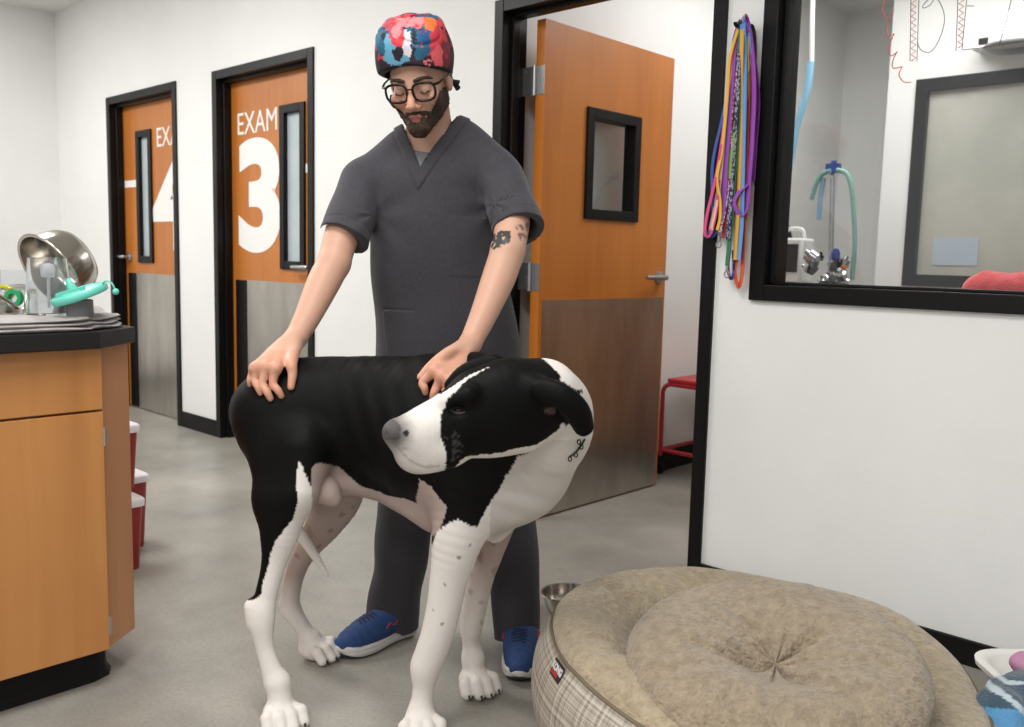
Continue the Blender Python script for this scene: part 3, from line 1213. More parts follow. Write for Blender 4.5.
# each leash: photo-side path (pixel x, pixel y), distance of the strand from the wall, colour, width
LE = [
    ('pale peach leash hanging at the left, its doubled end low on the bundle', leash_mat('peach', srgb(240, 190, 178)), 0.016, 0.045,
     [(740, 24), (733, 50), (728, 85), (724, 130), (719, 185), (714, 214), (711, 228), (713, 232)], None),
    ('hot pink leash with a loop at the lower left of the bundle', leash_mat('hot_pink', srgb(218, 62, 130)), 0.012, 0.05,
     [(739, 25), (731, 60), (726, 110), (719, 160), (713, 190), (707, 215), (705, 233), (709, 236), (713, 226), (717, 205), (719, 180)], None),
    ('dark blue leash ending in a loop below the pink one', leash_mat('dark_blue', srgb(36, 78, 160)), 0.012, 0.03,
     [(740, 26), (732, 70), (722, 120), (715, 150), (712, 175), (713, 215), (709, 232), (707, 237), (713, 236), (717, 229)], None),
    ('yellow leash hanging behind the peach one at the left', leash_mat('yellow_web', srgb(232, 186, 40)), 0.011, 0.058,
     [(740, 23), (730, 58), (727, 100), (722, 150), (717, 178), (720, 200), (720, 218), (717, 230)], None),
    ('wide purple leash left of the middle of the bundle', leash_mat('purple', srgb(138, 62, 168)), 0.022, 0.055,
     [(741, 22), (735, 40), (732, 75), (729, 120), (726, 160), (724, 195), (721, 222)], None),
    ('dark red leash in the middle of the bundle', leash_mat('dark_red', srgb(160, 36, 44)), 0.014, 0.05,
     [(741, 23), (735, 60), (733, 95), (731, 130), (729, 165), (727, 205), (723, 238)], None),
    ('red and white patterned leash ending in a steel clip', leash_mat('red_white', srgb(150, 40, 60), srgb(200, 190, 200), 160), 0.014, 0.062,
     [(741, 22), (738, 45), (735, 80), (731, 115), (730, 135), (731, 155), (726, 200), (720, 232)], (719, 240)),
    ('lime green leash hanging down the middle of the bundle', leash_mat('lime', srgb(124, 176, 52)), 0.014, 0.066,
     [(742, 21), (750, 45), (744, 90), (735, 125), (731, 155), (729, 178)], None),
    ('dark green leash hanging lowest in the middle, ending in a clip', leash_mat('dark_green', srgb(20, 108, 78)), 0.016, 0.07,
     [(741, 22), (739, 60), (738, 110), (736, 150), (733, 195), (730, 235), (727, 266)], (727, 270)),
    ('black and white patterned leash at the centre of the bundle', leash_mat('black_white', srgb(40, 36, 60), srgb(150, 150, 176), 150), 0.016, 0.075,
     [(741, 21), (739, 40), (738, 75), (736, 120), (733, 160), (730, 205), (728, 240)], None),
    ('navy and purple patterned leash with a loop beside the green one', leash_mat('navy_purple', srgb(46, 50, 120), srgb(130, 90, 170), 120), 0.011, 0.045,
     [(742, 23), (739, 80), (735, 150), (731, 210), (730, 245), (728, 268), (731, 279), (734, 270), (733, 250)], None),
    ('magenta leash hanging right of the middle of the bundle', leash_mat('magenta', srgb(206, 52, 112)), 0.013, 0.062,
     [(742, 22), (743, 60), (741, 110), (739, 150), (738, 185), (736, 215)], None),
    ('sky blue leash in front at the right of the bundle', leash_mat('sky_blue', srgb(92, 152, 218)), 0.020, 0.084,
     [(742, 22), (744, 50), (744, 95), (743, 140), (742, 185), (741, 225), (738, 260)], None),
    ('short yellow leash with its end beside the blue one', leash_mat('amber', srgb(226, 170, 46)), 0.014, 0.074,
     [(742, 23), (741, 80), (740, 150), (738, 210), (736, 240), (735, 260)], None),
    ('orange leash ending in the lowest loop of the bundle', leash_mat('orange_web', srgb(226, 84, 36)), 0.013, 0.05,
     [(742, 23), (748, 50), (748, 100), (746, 160), (744, 220), (743, 255), (742, 275), (739, 287), (736, 280), (735, 268), (737, 258)], None),
    ('purple leash at the right with a loop crossing the blue one', leash_mat('violet', srgb(150, 60, 172)), 0.016, 0.088,
     [(743, 22), (751, 45), (754, 90), (752, 140), (749, 180), (747, 205), (742, 215), (737, 211), (734, 202), (739, 192), (748, 184)], None),
    ('black leash over the top right of the hook', leash_mat('black_web', srgb(26, 26, 28)), 0.016, 0.078,
     [(738, 28), (741, 21), (746, 24), (751, 38), (752, 60), (753, 90), (751, 130)], None),
]
for lab, mm, wd, off, path, clip in LE:
    P = [onY(x, y, WY - 0.012 - off * (0.55 if i else 0.9)) for i, (x, y) in enumerate(path)]
    P[0] = np.array([P[0][0], WY - 0.014 - off * 0.85, hk.z + 0.009])
    root = empty('leash', P[0], lab, 'leash', 'leashes on the wall hook')
    b = B()
    ribbon(b, spline(P, 6), wd * 1.55)
    # the other half of the strap goes over the peg and hangs behind
    Bk = [P[0], (P[0][0] + 0.012, P[0][1] + 0.008, P[0][2] - 0.01)] + [(p[0] * 0.6 + (P[0][0] + 0.01) * 0.4, WY - 0.010 - off * 0.1, p[2]) for p in P[2:5]]
    ribbon(b, spline(Bk, 5), wd * 1.4)
    build('strap', b, mm, root, 40)
    if clip:
        q = onY(clip[0], clip[1], WY - 0.02 - off * 0.5)
        b = B()
        tube(b, [q + np.array([0, 0, 0.012]), q + np.array([0, 0, -0.004])], 0.005, 8)
        tube(b, [q + np.array([0.009 * cos(a), 0, -0.014 + 0.011 * sin(a)]) for a in np.linspace(0, 2 * pi, 15)[:-1]], 0.0024, 6, True)
        build('clip', b, M['satin'], root, 60)

# ------------------------------------------------------------------ behind the interior window
b = B()
kc = empty('treatment_counter', (-1.2, 4.2, 0), 'long grey topped counter behind the interior window', 'counter')
box(b, (-2.12, 3.9, 0.965), (0.5, 4.55, 1.0)); build('counter_top', b, mat('grey_laminate', srgb(140, 138, 132), 0.4), kc, bevel=0.003)
b = B(); box(b, (-2.1, 3.94, 0.1), (0.48, 4.52, 0.965)); build('body', b, M['maple'], kc)
b = B(); box(b, (-2.08, 3.98, 0), (0.46, 4.5, 0.1)); build('plinth', b, M['base'], kc)


def W(px_, py_, Y=4.2):
    return onY(px_, py_, Y)


q = W(832, 285)
am = empty('anesthesia_machine', (q[0], 4.2, 1.0), 'anesthesia stand with pole, valves and pale green hoses on the counter behind glass', 'medical machine')
M['chrome'] = mat('chrome', srgb(190, 190, 192), 0.2, 1.0)
b = B()
tube(b, [W(830, 290), W(833, 168)], 0.012, 10)
build('pole', b, M['chrome'], am, 60)
M['hose'] = mat('pale_green_hose', srgb(150, 205, 196), 0.4, trans=0.3)
for pts in ([(812, 200), (816, 185), (823, 174), (831, 171)], [(837, 170), (847, 174), (852, 190), (854, 215), (855, 245), (852, 280)]):
    b = B(); tube(b, spline([W(x, y, 4.16) for x, y in pts], 6), 0.0115, 8); build('hose', b, M['hose'], am, 60)
b = B(); tube(b, spline([W(x, y, 4.17) for x, y in ((824, 178), (821, 195), (819, 220))], 5), 0.012, 8); build('blue_hose', b, mat('pale_blue_hose', srgb(150, 190, 222), 0.4), am, 60)
b = B()
box(b, tuple(W(829, 171, 4.18) - 0.012), tuple(W(838, 166, 4.18) + 0.012))
tube(b, [W(834, 168), W(834, 161)], 0.014, 8)
build('blue_clamp', b, mat('blue_plastic', srgb(54, 88, 168), 0.4), am)
rng = random.Random(7)
for k in range(17):
    x, y = rng.uniform(806, 850), rng.uniform(252, 284)
    b = B()
    p = W(x, y, 4.12 + rng.uniform(-0.08, 0.1))
    p[2] = max(p[2], 1.03)
    r = rng.uniform(0.016, 0.032)
    lathe(b, [(r * 0.6, -r), (r, -r * 0.9), (r, r * 0.4), (r * 0.5, r * 0.6), (r * 0.4, r * 1.3), (0, r * 1.3)], 14, Matrix.Translation(p) @ Matrix.Rotation(rng.uniform(-1.5, 1.5), 4, 'Y') @ Matrix.Rotation(rng.uniform(-1, 1), 4, 'X'))
    build('valve', b, M['chrome'] if k % 3 else M['black'], am, 50)
b = B(); p = W(843, 262, 4.15); lathe(b, [(0.022, 0), (0.022, 0.1), (0.014, 0.11), (0, 0.11)], 16, Matrix.Translation((p[0], p[1], 1.0))); build('canister', b, M['clearp'], am, 50)
b = B(); lathe(b, [(0.024, 0), (0.024, 0.014), (0, 0.016)], 16, Matrix.Translation((p[0], p[1], 1.11))); build('orange_cap', b, mat('orange_plastic', srgb(235, 150, 70), 0.5), am, 50)
b = B()
p = W(836, 255, 4.12); lathe(b, [(0.0, -0.03), (0.018, -0.028), (0.02, 0.01), (0.01, 0.03), (0, 0.03)], 14, Matrix.Translation(p))
build('blue_valve', b, mat('blue_valve_plastic', srgb(52, 76, 150), 0.4), am, 50)
b = B()
box(b, (q[0] - 0.14, 4.05, 1.0), (q[0] + 0.14, 4.35, 1.03))
build('base', b, M['black'], am, bevel=0.006)

mo_p = W(794, 256, 4.3)
mo = empty('patient_monitor', (mo_p[0], 4.3, 1.0), 'white patient monitor with dark screen at the left edge of the interior window', 'monitor')
b = B(); box(b, (mo_p[0] - 0.13, 4.28, 1.03), (mo_p[0] + 0.052, 4.42, 1.255)); cs = build('case', b, M['white_plastic'], mo, bevel=0.012)
b = B(); box(b, (mo_p[0] - 0.11, 4.274, 1.085), (mo_p[0] + 0.032, 4.281, 1.225)); build('screen', b, mat('dark_screen', srgb(58, 66, 70), 0.2), cs)
b = B(); box(b, (mo_p[0] - 0.1, 4.3, 1.0), (mo_p[0] + 0.03, 4.4, 1.03)); build('foot', b, M['white_plastic'], mo)
b = B(); tube(b, spline([(mo_p[0] - 0.1, 4.35, 1.255), (mo_p[0] - 0.06, 4.35, 1.3), (mo_p[0] + 0.01, 4.35, 1.3), (mo_p[0] + 0.03, 4.35, 1.255)], 5), 0.01, 8); build('carry_handle', b, M['white_plastic'], mo, 60)

# black chair back beyond the counter
cp = onY(795, 225, 4.7)
ch = empty('office_chair', (cp[0] - 0.15, 4.7, 0), 'black office chair with rounded back behind the counter', 'chair')
cx_, cy_ = cp[0] - 0.15, 4.7
b = B()
lathe(b, [(0, -0.03), (0.135, -0.028), (0.15, -0.01), (0.15, 0.01), (0.135, 0.028), (0, 0.03)], 32, Matrix.Translation((cx_, cy_, 1.16)) @ Matrix.Rotation(pi / 2, 4, 'X'), sy=1.75)
build('backrest', b, M['base'], ch, 50)
b = B(); lathe(b, [(0, 0.5), (0.17, 0.5), (0.19, 0.53), (0.18, 0.57), (0, 0.58)], 32, Matrix.Translation((cx_, cy_ + 0.2, 0))); build('seat', b, M['base'], ch, 50)
b = B(); tube(b, [(cx_, cy_ + 0.02, 1.0), (cx_, cy_, 0.7), (cx_, cy_ + 0.1, 0.53)], 0.02, 8); build('back_bar', b, M['black'], ch, 60)
b = B(); tube(b, [(cx_, cy_ + 0.2, 0.05), (cx_, cy_ + 0.2, 0.5)], 0.025, 10); build('post', b, M['black'], ch, 60)
for k in range(5):
    a = 2 * pi * k / 5
    b = B()
    tube(b, [(cx_, cy_ + 0.2, 0.08), (cx_ + 0.2 * cos(a), cy_ + 0.2 + 0.2 * sin(a), 0.02)], 0.02, 8)
    build('foot', b, M['black'], ch, 60)

# blue and white hanging hose
b = B()
bt = empty('hanging_hose', onY(813, 0, 4.4), 'white hose with a blue lower end hanging in the treatment room', 'hose')
top_ = onY(813, 0, 4.4)
tube(b, spline([(top_[0], 4.4, 2.78), onY(813, 0, 4.4), onY(812, 62, 4.4)], 8), 0.012, 8); build('white_length', b, M['white_plastic'], bt, 60)
b = B(); tube(b, spline([onY(811, 62, 4.4), onY(807, 92, 4.4), onY(796, 130, 4.4), onY(789, 170, 4.4)], 8), 0.019, 8); build('blue_length', b, mat('sky_blue_hose', srgb(134, 186, 214), 0.45), bt, 60)

# red fleece blanket on the counter
f = Sdf(0.05)
for x, y, Y, r in ((978, 291, 4.0, 0.055), (992, 286, 4.0, 0.075), (1012, 290, 4.0, 0.065), (1032, 288, 4.05, 0.075), (1052, 290, 4.0, 0.07), (1002, 288, 4.15, 0.07), (1030, 286, 4.2, 0.07)):
    p = onY(x, y, Y)
    f.ell((p[0], Y, max(p[2], 1.03)), (r * 1.1, r, r * 0.8))
f.cut(lambda P: 1.0005 - P[:, 2])
f.disp = lambda P: 0.006 * nz(P, 38) + 0.003 * nz(P, 90, 1)
p = onY(1010, 288, 4.05)
o = sdf_obj('fleece_blanket', f, p - [0.4, 0.35, 0.2], p + [0.4, 0.35, 0.25], 0.01, mat('red_fleece', srgb(216, 62, 68), 0.95, sheen=0.5, bump=0.5, bscale=(90, 90, 90)))
tag(o, 'crumpled red fleece blanket on the counter behind the interior window', 'blanket')
# ------------------------------------------------------------------ the dog
def mm(px_, f):       # metres covered by px_ photo pixels at distance f
    return px_ * f * 1.02 / FOC


dog = Sdf(0.03)
SQ = (FW, 0.70)


def dp(x, y, f, r):
    return (Q(x, y, f), r)


# trunk
trunk = [dp(266, 410, 2.23, .086), dp(298, 411, 2.225, .130), dp(345, 411, 2.21, .136), dp(398, 421, 2.18, .160), dp(448, 437, 2.14, .186), dp(492, 455, 2.11, .172)]
dog.chain(trunk, 0.05, sq=SQ)
dog.ell(Q(474, 498, 2.11), (.10, .085, .09), np.stack([RT, FW, UP], 1), 0.05)
dog.chain([dp(492, 455, 2.11, .165), dp(520, 468, 2.08, .115)], 0.05, sq=(FW, 0.8))
# withers and shoulder blades
dog.chain([dp(440, 385, 2.16, .06), dp(480, 378, 2.14, .06)], 0.05)
dog.ell(Q(465, 462, 2.06), (.10, .05, .12), np.stack([RT, FW, UP], 1), 0.05)
# neck
dog.chain([dp(508, 445, 2.10, .13), dp(545, 436, 2.02, .100), dp(556, 410, 1.95, .080), dp(545, 394, 1.90, .072)], 0.045)
H0 = len(dog.p)
# skull and face
SH = (FW, 0.8)
dog.chain([dp(538, 400, 1.89, .076), dp(512, 397, 1.86, .083), dp(482, 402, 1.84, .072)], 0.03, sq=SH)
dog.chain([dp(520, 425, 1.87, .060), dp(492, 427, 1.84, .064), dp(462, 428, 1.82, .062)], 0.03, sq=SH)
dog.chain([dp(470, 410, 1.82, .060), dp(446, 424, 1.80, .060), dp(424, 433, 1.78, .053), dp(406, 437, 1.765, .040)], 0.025, sq=SH)
dog.chain([dp(402, 433, 1.765, .032), dp(396, 432, 1.755, .026)], 0.012)
dog.ell(Q(424, 452, 1.785), (.052, .036, .045), np.stack([RT, FW, UP], 1), 0.025)
dog.ell(Q(446, 450, 1.79), (.045, .034, .036), np.stack([RT, FW, UP], 1), 0.025)
dog.ell(Q(412, 456, 1.785), (.03, .03, .028), np.stack([RT, FW, UP], 1), 0.02)
# nose leather
dog.ell(Q(396.5, 432, 1.752), (.026, .028, .0235), np.stack([RT, FW, UP], 1), 0.008)
for df in (-0.017, 0.014):
    q = Q(394, 433, 1.752) + FW * df * 1.1 - RT * 0.016
    dog.ell(q + FW * (-0.006 if df < 0 else 0.006), (.009, .007, .0055), np.stack([RT, FW, UP], 1), 0.004, 's')
# brow over the eye, cheek hollow, eye socket
dog.cone(Q(446, 400, 1.775), Q(468, 395, 1.775), .016, .02, 0.02)
dog.ell(Q(458, 411, 1.757), (.014, .012, .009), np.stack([RT, FW, UP], 1), 0.012, 's')
# mouth line
mo = [Q(*p) for p in ((404, 452, 1.735), (420, 463, 1.727), (440, 464, 1.727), (456, 457, 1.735))]
for a_, b_ in zip(mo[:-1], mo[1:]):
    dog.cone(a_, b_, .005, .005, 0.006, 's')
# near ear: a thick flap folded back along the neck
dog.chain([dp(534, 388, 1.815, .026), dp(552, 394, 1.80, .030)], 0.018, sq=(FW, 0.75))
dog.chain([dp(545, 390, 1.79, .024), dp(562, 397, 1.775, .025), dp(577, 412, 1.785, .027), dp(584, 426, 1.80, .022)], 0.014, sq=(FW, 0.5))
dog.ell(Q(548, 411, 1.752), (.026, .024, .013), np.stack([RT * 0.94 - UP * 0.34, FW, UP * 0.94 + RT * 0.34], 1), 0.012, 's')
# far ear
dog.chain([dp(494, 366, 1.92, .026), dp(468, 374, 1.93, .026), dp(453, 386, 1.93, .020)], 0.014, sq=(FW, 0.6))

H1 = len(dog.p)
# near foreleg
NF = [dp(472, 492, 2.05, .088), dp(459, 534, 2.03, .062), dp(449, 578, 2.03, .045), dp(440, 625, 2.03, .039), dp(430, 655, 2.03, .0375), dp(425.5, 668, 2.03, .036), dp(423.5, 688, 2.03, .0265), dp(420.5, 712, 2.025, .027)]
dog.chain(NF, 0.03, sq=(FW, 0.85))
# far foreleg
FF_ = [dp(497, 522, 2.16, .045), dp(489, 552, 2.19, .036), dp(481, 578, 2.22, .032), dp(475.5, 603, 2.235, .0315), dp(471.5, 625, 2.245, .03), dp(471, 641, 2.25, .0235), dp(473, 658, 2.25, .026)]
dog.chain(FF_, 0.03)
# near hind leg
NH = [dp(283, 424, 2.155, .112), dp(285, 462, 2.11, .085), dp(281, 500, 2.085, .060), dp(280, 531, 2.08, .048), dp(274, 562, 2.075, .030), dp(266.5, 594, 2.07, .026), dp(262, 614, 2.065, .031), dp(265, 648, 2.06, .0215), dp(275.5, 680, 2.055, .027)]
dog.chain(NH[:3], 0.085, sq=(FW, 0.62))
dog.chain(NH[2:], 0.03, sq=(FW, 0.85))
dog.cone(Q(252, 606, 2.075), Q(255, 622, 2.07), .017, .017, 0.02)
dog.cone(Q(303, 448, 2.10), Q(300, 488, 2.075), .06, .045, 0.04)
# far hind leg
FH = [dp(318, 440, 2.29, .085), dp(338, 488, 2.32, .070), dp(326, 520, 2.35, .052), dp(310, 545, 2.365, .036), dp(298, 566, 2.38, .027), dp(290.5, 594, 2.40, .026), dp(292, 610, 2.405, .027), dp(305, 631, 2.405, .022), dp(311, 640, 2.40, .025)]
dog.chain(FH, 0.03)
dog.cone(Q(285, 603, 2.41), Q(286, 612, 2.41), .014, .014, 0.015)
# flank fold, belly and sheath
dog.chain([dp(352, 470, 2.20, .04), dp(400, 492, 2.17, .045), dp(436, 512, 2.13, .05)], 0.045)
dog.chain([dp(372, 484, 2.19, .028), dp(345, 482, 2.17, .032), dp(322, 484, 2.15, .034)], 0.025)
dog.chain([dp(318, 485, 2.13, .038), dp(326, 491, 2.115, .032), dp(334, 499, 2.11, .017)], 0.010)
# tail
dog.chain([dp(262, 405, 2.25, .034), dp(264, 440, 2.28, .026), dp(272, 485, 2.31, .020), dp(293, 523, 2.28, .0165), dp(310, 548, 2.265, .0135), dp(322, 567, 2.26, .009), dp(329, 577, 2.26, .003)], 0.01)


# paws
CLAW = []


def paw(c, dirv, Lp=0.075, wd=0.062, lift=0.0, ntoe=4):
    """c = point where the pastern ends, dirv = horizontal direction of the toes"""
    d_ = np.array(dirv, float)
    d_[2] = 0
    d_ /= np.linalg.norm(d_)
    s_ = np.array([-d_[1], d_[0], 0])
    c = np.array(c, float)
    base = np.array([c[0], c[1], 0.0])
    dog.cone(c, base + d_ * 0.01 + UP * 0.034, .027, .03, 0.02)
    R_ = np.stack([d_, s_, UP], 1)
    dog.ell(base + d_ * 0.018 + UP * 0.029, (.052, .042, .028), R_, 0.015)
    for i in range(4):
        u = (i - 1.5)
        ln = Lp * (1.0 if abs(u) < 1 else 0.8)
        k0 = base + d_ * 0.02 + s_ * u * wd * 0.33 + UP * 0.040
        k1 = base + d_ * (ln * 0.72) + s_ * u * wd * 0.43 + UP * 0.037
        k2 = base + d_ * ln + s_ * u * wd * 0.46 + UP * 0.018
        dog.cone(k0, k1, .0125, .0160, 0.005)
        dog.cone(k1, k2, .0160, .0145, 0.004)
        CLAW.append((k2 + d_ * 0.008 + UP * 0.002, d_ * 0.013 - UP * 0.011, .0045))


to_cam = -FW
paw(Q(421, 713, 2.025), to_cam * 0.8 + RT * 0.15)
paw(Q(473, 658, 2.25), to_cam * 0.85 + RT * 0.42, 0.074, 0.06)
paw(Q(279, 684, 2.055), to_cam * 0.80 + RT * 0.45, 0.076, 0.060)
paw(Q(311, 641, 2.40), to_cam * 0.25 + RT * 0.9, 0.07, 0.06)


def dog_disp(P):
    d = 0.0012 * nz(P, 22) + 0.0008 * nz(P, 55, 3)
    # loose skin folds on the front of the chest and the throat
    c = Q(525, 500, 2.0)
    u = P - c
    w_ = np.exp(-(np.linalg.norm(u, axis=1) / 0.07) ** 2)
    s_ = u @ (RT * 0.45 + UP * 0.9)
    d += 0.003 * w_ * np.sin(s_ * 95 + 1.5 * nz(P, 14, 4))
    # ribs and flank, faint
    c = Q(380, 430, 2.07)
    u = P - c
    w_ = np.exp(-(np.linalg.norm(u, axis=1) / 0.14) ** 2)
    d += 0.0016 * w_ * np.sin((u @ RT) * 120 + (u @ UP) * 40)
    return d


dog.disp = dog_disp

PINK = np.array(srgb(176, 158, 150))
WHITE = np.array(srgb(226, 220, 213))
BLACK = np.array((.0038, .0036, .0036))
GREY = np.array(srgb(98, 93, 92))


def dogcol(P):
    x, y = pix(P)
    fd = P @ FW
    j = 1.3 * nz(P, 60, 1) + 0.45 * nz(P, 330, 2) + 0.3 * nz(P, 730, 3)
    j2 = 1.3 * nz(P, 63, 5) + 0.45 * nz(P, 310, 6) + 0.3 * nz(P, 690, 4)
    xj, yj = x + j, y + j2
    col = np.tile(BLACK, (len(P), 1))
    pin = lambda poly: inpoly(xj, yj, poly)
    # --- hind quarters
    hind = (x < 340) & (y > 455)
    strip = pin([(298, 460), (301, 466), (306, 476), (325, 520), (318, 570), (330, 625), (330, 740), (200, 740), (200, 603), (252, 600), (261, 594), (265, 575), (270, 556), (277, 538), (293, 520), (297, 500), (296, 480)])
    nearhind = fd < 2.2
    col[strip & nearhind] = WHITE
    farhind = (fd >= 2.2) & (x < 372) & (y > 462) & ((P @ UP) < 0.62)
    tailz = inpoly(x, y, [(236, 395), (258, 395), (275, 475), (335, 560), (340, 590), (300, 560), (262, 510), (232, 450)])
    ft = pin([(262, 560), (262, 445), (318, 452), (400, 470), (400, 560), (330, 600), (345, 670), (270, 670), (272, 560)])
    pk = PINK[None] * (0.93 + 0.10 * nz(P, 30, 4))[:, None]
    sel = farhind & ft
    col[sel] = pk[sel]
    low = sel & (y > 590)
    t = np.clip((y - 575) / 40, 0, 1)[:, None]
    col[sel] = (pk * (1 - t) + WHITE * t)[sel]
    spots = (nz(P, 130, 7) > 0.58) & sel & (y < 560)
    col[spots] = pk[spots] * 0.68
    # belly
    bl = pin([(303, 470), (318, 462), (338, 466), (362, 487), (400, 499), (416, 503), (420, 480), (430, 486), (440, 500), (447, 508), (438, 532), (400, 560), (330, 540), (305, 500)]) & (x > 302)
    bl &= ~farhind | (y < 505)
    bl &= ~(nearhind & (x < 312) & (fd < 2.1))
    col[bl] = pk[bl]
    # tail white towards the tip
    tl = (fd > 2.24) & tailz & (y > 515) & (P @ UP > 0.25) & (x > 285) & (x < 340)
    tr = np.array([(244, 440), (262, 485), (293, 523), (310, 548), (329, 577)], float)
    dmin = np.full(len(P), 1e9)
    for (ax_, ay_), (bx_, by_) in zip(tr[:-1], tr[1:]):
        tt = np.clip(((x - ax_) * (bx_ - ax_) + (y - ay_) * (by_ - ay_)) / ((bx_ - ax_) ** 2 + (by_ - ay_) ** 2), 0, 1)
        dmin = np.minimum(dmin, np.hypot(x - ax_ - tt * (bx_ - ax_), y - ay_ - tt * (by_ - ay_)))
    istail = (dmin < 8) & (np.abs(fd - 2.27) < 0.035) & (y > 512)
    col[istail] = WHITE
    # --- forequarters: white chest, legs and neck
    fore = pin([(436, 533), (442, 527), (450, 522), (458, 519), (467, 524), (477, 527), (488, 508), (498, 492), (505, 480), (511, 470), (518, 458), (528, 452), (536, 446), (552, 436), (560, 425), (570, 420), (566, 395), (560, 376), (550, 366), (541, 357), (541, 330), (640, 330), (640, 760), (380, 760), (410, 610)])
    bodyish = x > 380
    col[fore & bodyish] = WHITE
    ch = fore & bodyish & (y > 440) & (y < 560) & (x > 490)
    wv = np.clip(0.85 + 0.12 * nz(P, 25, 9), 0.72, 1)[:, None]
    col[ch] = (WHITE * wv)[ch]
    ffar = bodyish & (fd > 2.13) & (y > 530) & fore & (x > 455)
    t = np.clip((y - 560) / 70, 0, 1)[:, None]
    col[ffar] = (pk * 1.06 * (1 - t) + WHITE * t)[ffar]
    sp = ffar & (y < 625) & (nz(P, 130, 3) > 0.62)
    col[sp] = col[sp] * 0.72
    for sx_, sy_, sr in ((458.7, 558, 2.0), (442, 624, 2.1), (444.7, 585, 1.4), (470, 545, 1.2), (433, 610, 1.1)):
        s_ = (np.hypot(x + 0.3 * j - sx_, y + 0.3 * j2 - sy_) < sr) & (fd < 2.13)
        col[s_] = col[s_] * 0.45
    # black spots on the white neck
    for sx_, sy_, sr in ((577, 393, 3.0), (581, 392, 1.6), (576, 398, 1.8)):
        s_ = (np.hypot(xj - sx_, yj - sy_) < sr) & (fd < 2.05)
        col[s_] = BLACK
    # --- head
    hsd, bsd = Sdf(0.03), Sdf(0.03)
    hsd.p, bsd.p = dog.p[H0:H1], [q for q in dog.p[:H0] + dog.p[H1:]]
    near_h = (fd < 2.0) & (x > 370)
    hd = np.zeros(len(P), bool)
    hd[near_h] = hsd(P[near_h]) < bsd(P[near_h]) + 0.004
    hd &= (x < 560) | (fd < 1.84)
    hb = pin([(444, 478), (446, 452), (440, 436), (441, 416), (447, 398.5), (467, 379.5), (489, 367), (515, 345), (541, 345), (541, 357), (560, 376), (573, 394), (600, 418), (600, 440), (582, 441), (566, 424), (556, 432), (536, 444), (503, 452), (480, 455), (464, 457.5), (457, 464), (454, 480)])
    far_ear = inpoly(x + 0.25 * j, y + 0.25 * j2, [(436, 390), (440, 330), (545, 330), (545, 350), (490, 366.5), (468, 376), (449, 389), (440, 394)])
    col[hd] = WHITE
    col[hd & hb] = BLACK
    col[hd & far_ear] = BLACK
    earz = inpoly(x, y, [(528, 380), (560, 380), (600, 405), (600, 445), (578, 445), (560, 418), (530, 425)]) & (fd < 1.86)
    col[earz] = BLACK
    ih = (np.hypot((x - 550), (y - 411) * 1.7) < 6) & (fd < 1.83)
    col[ih] = np.array(srgb(92, 74, 72))
    mz = hd & ~hb & (x < 446) & ~far_ear
    g = np.clip((424 - x) / 30, 0, 1) * 0.5 + 0.25 * np.clip(nz(P, 90, 3) + 0.2 * nz(P, 300, 5), 0, 1) * (x < 440)
    g = np.clip(g, 0, 1)[:, None]
    col[mz] = (WHITE * (1 - g) + np.array(srgb(150, 143, 140)) * g)[mz]
    frec = hd & hb & (np.hypot(x - 446, y - 446) < 17) & (nz(P, 420, 8) > 0.25)
    col[frec] = np.array(srgb(60, 57, 56))
    dn = np.hypot((x - 391) / 1.0, (y - 431) / 1.05) + 2.0 * nz(P, 200, 4)
    g2 = np.clip((25 - dn) / 15, 0, 1)[:, None] * 0.9
    sel2 = hd & ~hb & (x < 425) & ~far_ear
    col[sel2] = (col * (1 - g2) + np.array(srgb(104, 99, 98)) * g2)[sel2]
    ml = np.abs(y - np.interp(x, [396, 404, 414, 426, 440], [445, 455, 463, 467, 466])) + 0.7 * nz(P, 150, 6)
    lips = hd & ~hb & (x > 396) & (x < 440) & (ml < 1.3)
    col[lips] = col[lips] * 0.72
    nos = hd & (np.hypot((x - 391) / 10, (y - 430) / 11) + 0.12 * nz(P, 200, 2) < 1) & (x < 404)
    col[nos] = np.array(srgb(88, 84, 84))
    nst = hd & (np.hypot((x - 406) / 3.2, (y - 433) / 2.6) + 0.2 * nz(P, 300, 2) < 1)
    col[nst] = np.array(srgb(52, 49, 49))
    return np.clip(col, 0.004, 1)


droot = empty('dog', (*(RF(-0.3, 2.2))[:2], 0), 'large black and white short haired dog standing with its head turned back', 'dog')


def fur_mat():
    m, nt, b = newmat('short_coat')
    N, L = nt.nodes, nt.links
    a = N.new('ShaderNodeAttribute')
    a.attribute_name = 'Col'
    L.new(a.outputs['Color'], b.inputs['Base Color'])
    b.inputs['Roughness'].default_value = 0.55
    b.inputs['Specular IOR Level'].default_value = 0.1
    b.inputs['Sheen Weight'].default_value = 0.0
    tc = N.new('ShaderNodeTexCoord')
    mp = N.new('ShaderNodeMapping')
    mp.inputs['Scale'].default_value = (260, 260, 90)
    L.new(tc.outputs['Object'], mp.inputs[0])
    n = N.new('ShaderNodeTexNoise')
    n.inputs['Scale'].default_value = 1
    L.new(mp.outputs[0], n.inputs['Vector'])
    bp = N.new('ShaderNodeBump')
    bp.inputs['Strength'].default_value = 0.22
    bp.inputs['Distance'].default_value = 0.003
    L.new(n.outputs['Fac'], bp.inputs['Height'])
    L.new(bp.outputs[0], b.inputs['Normal'])
    return m


M['coat'] = fur_mat()
DLO, DHI = RF(-0.9, 2.2) - 0.75, RF(0.3, 2.2) + 0.75
DLO[2], DHI[2] = -0.02, 1.05
sdf_obj('body', dog, DLO, DHI, 0.0042, M['coat'], droot, dogcol)


dog_no_head = Sdf(0.03)
dog_no_head.p = dog.p[:H0] + dog.p[H1:]


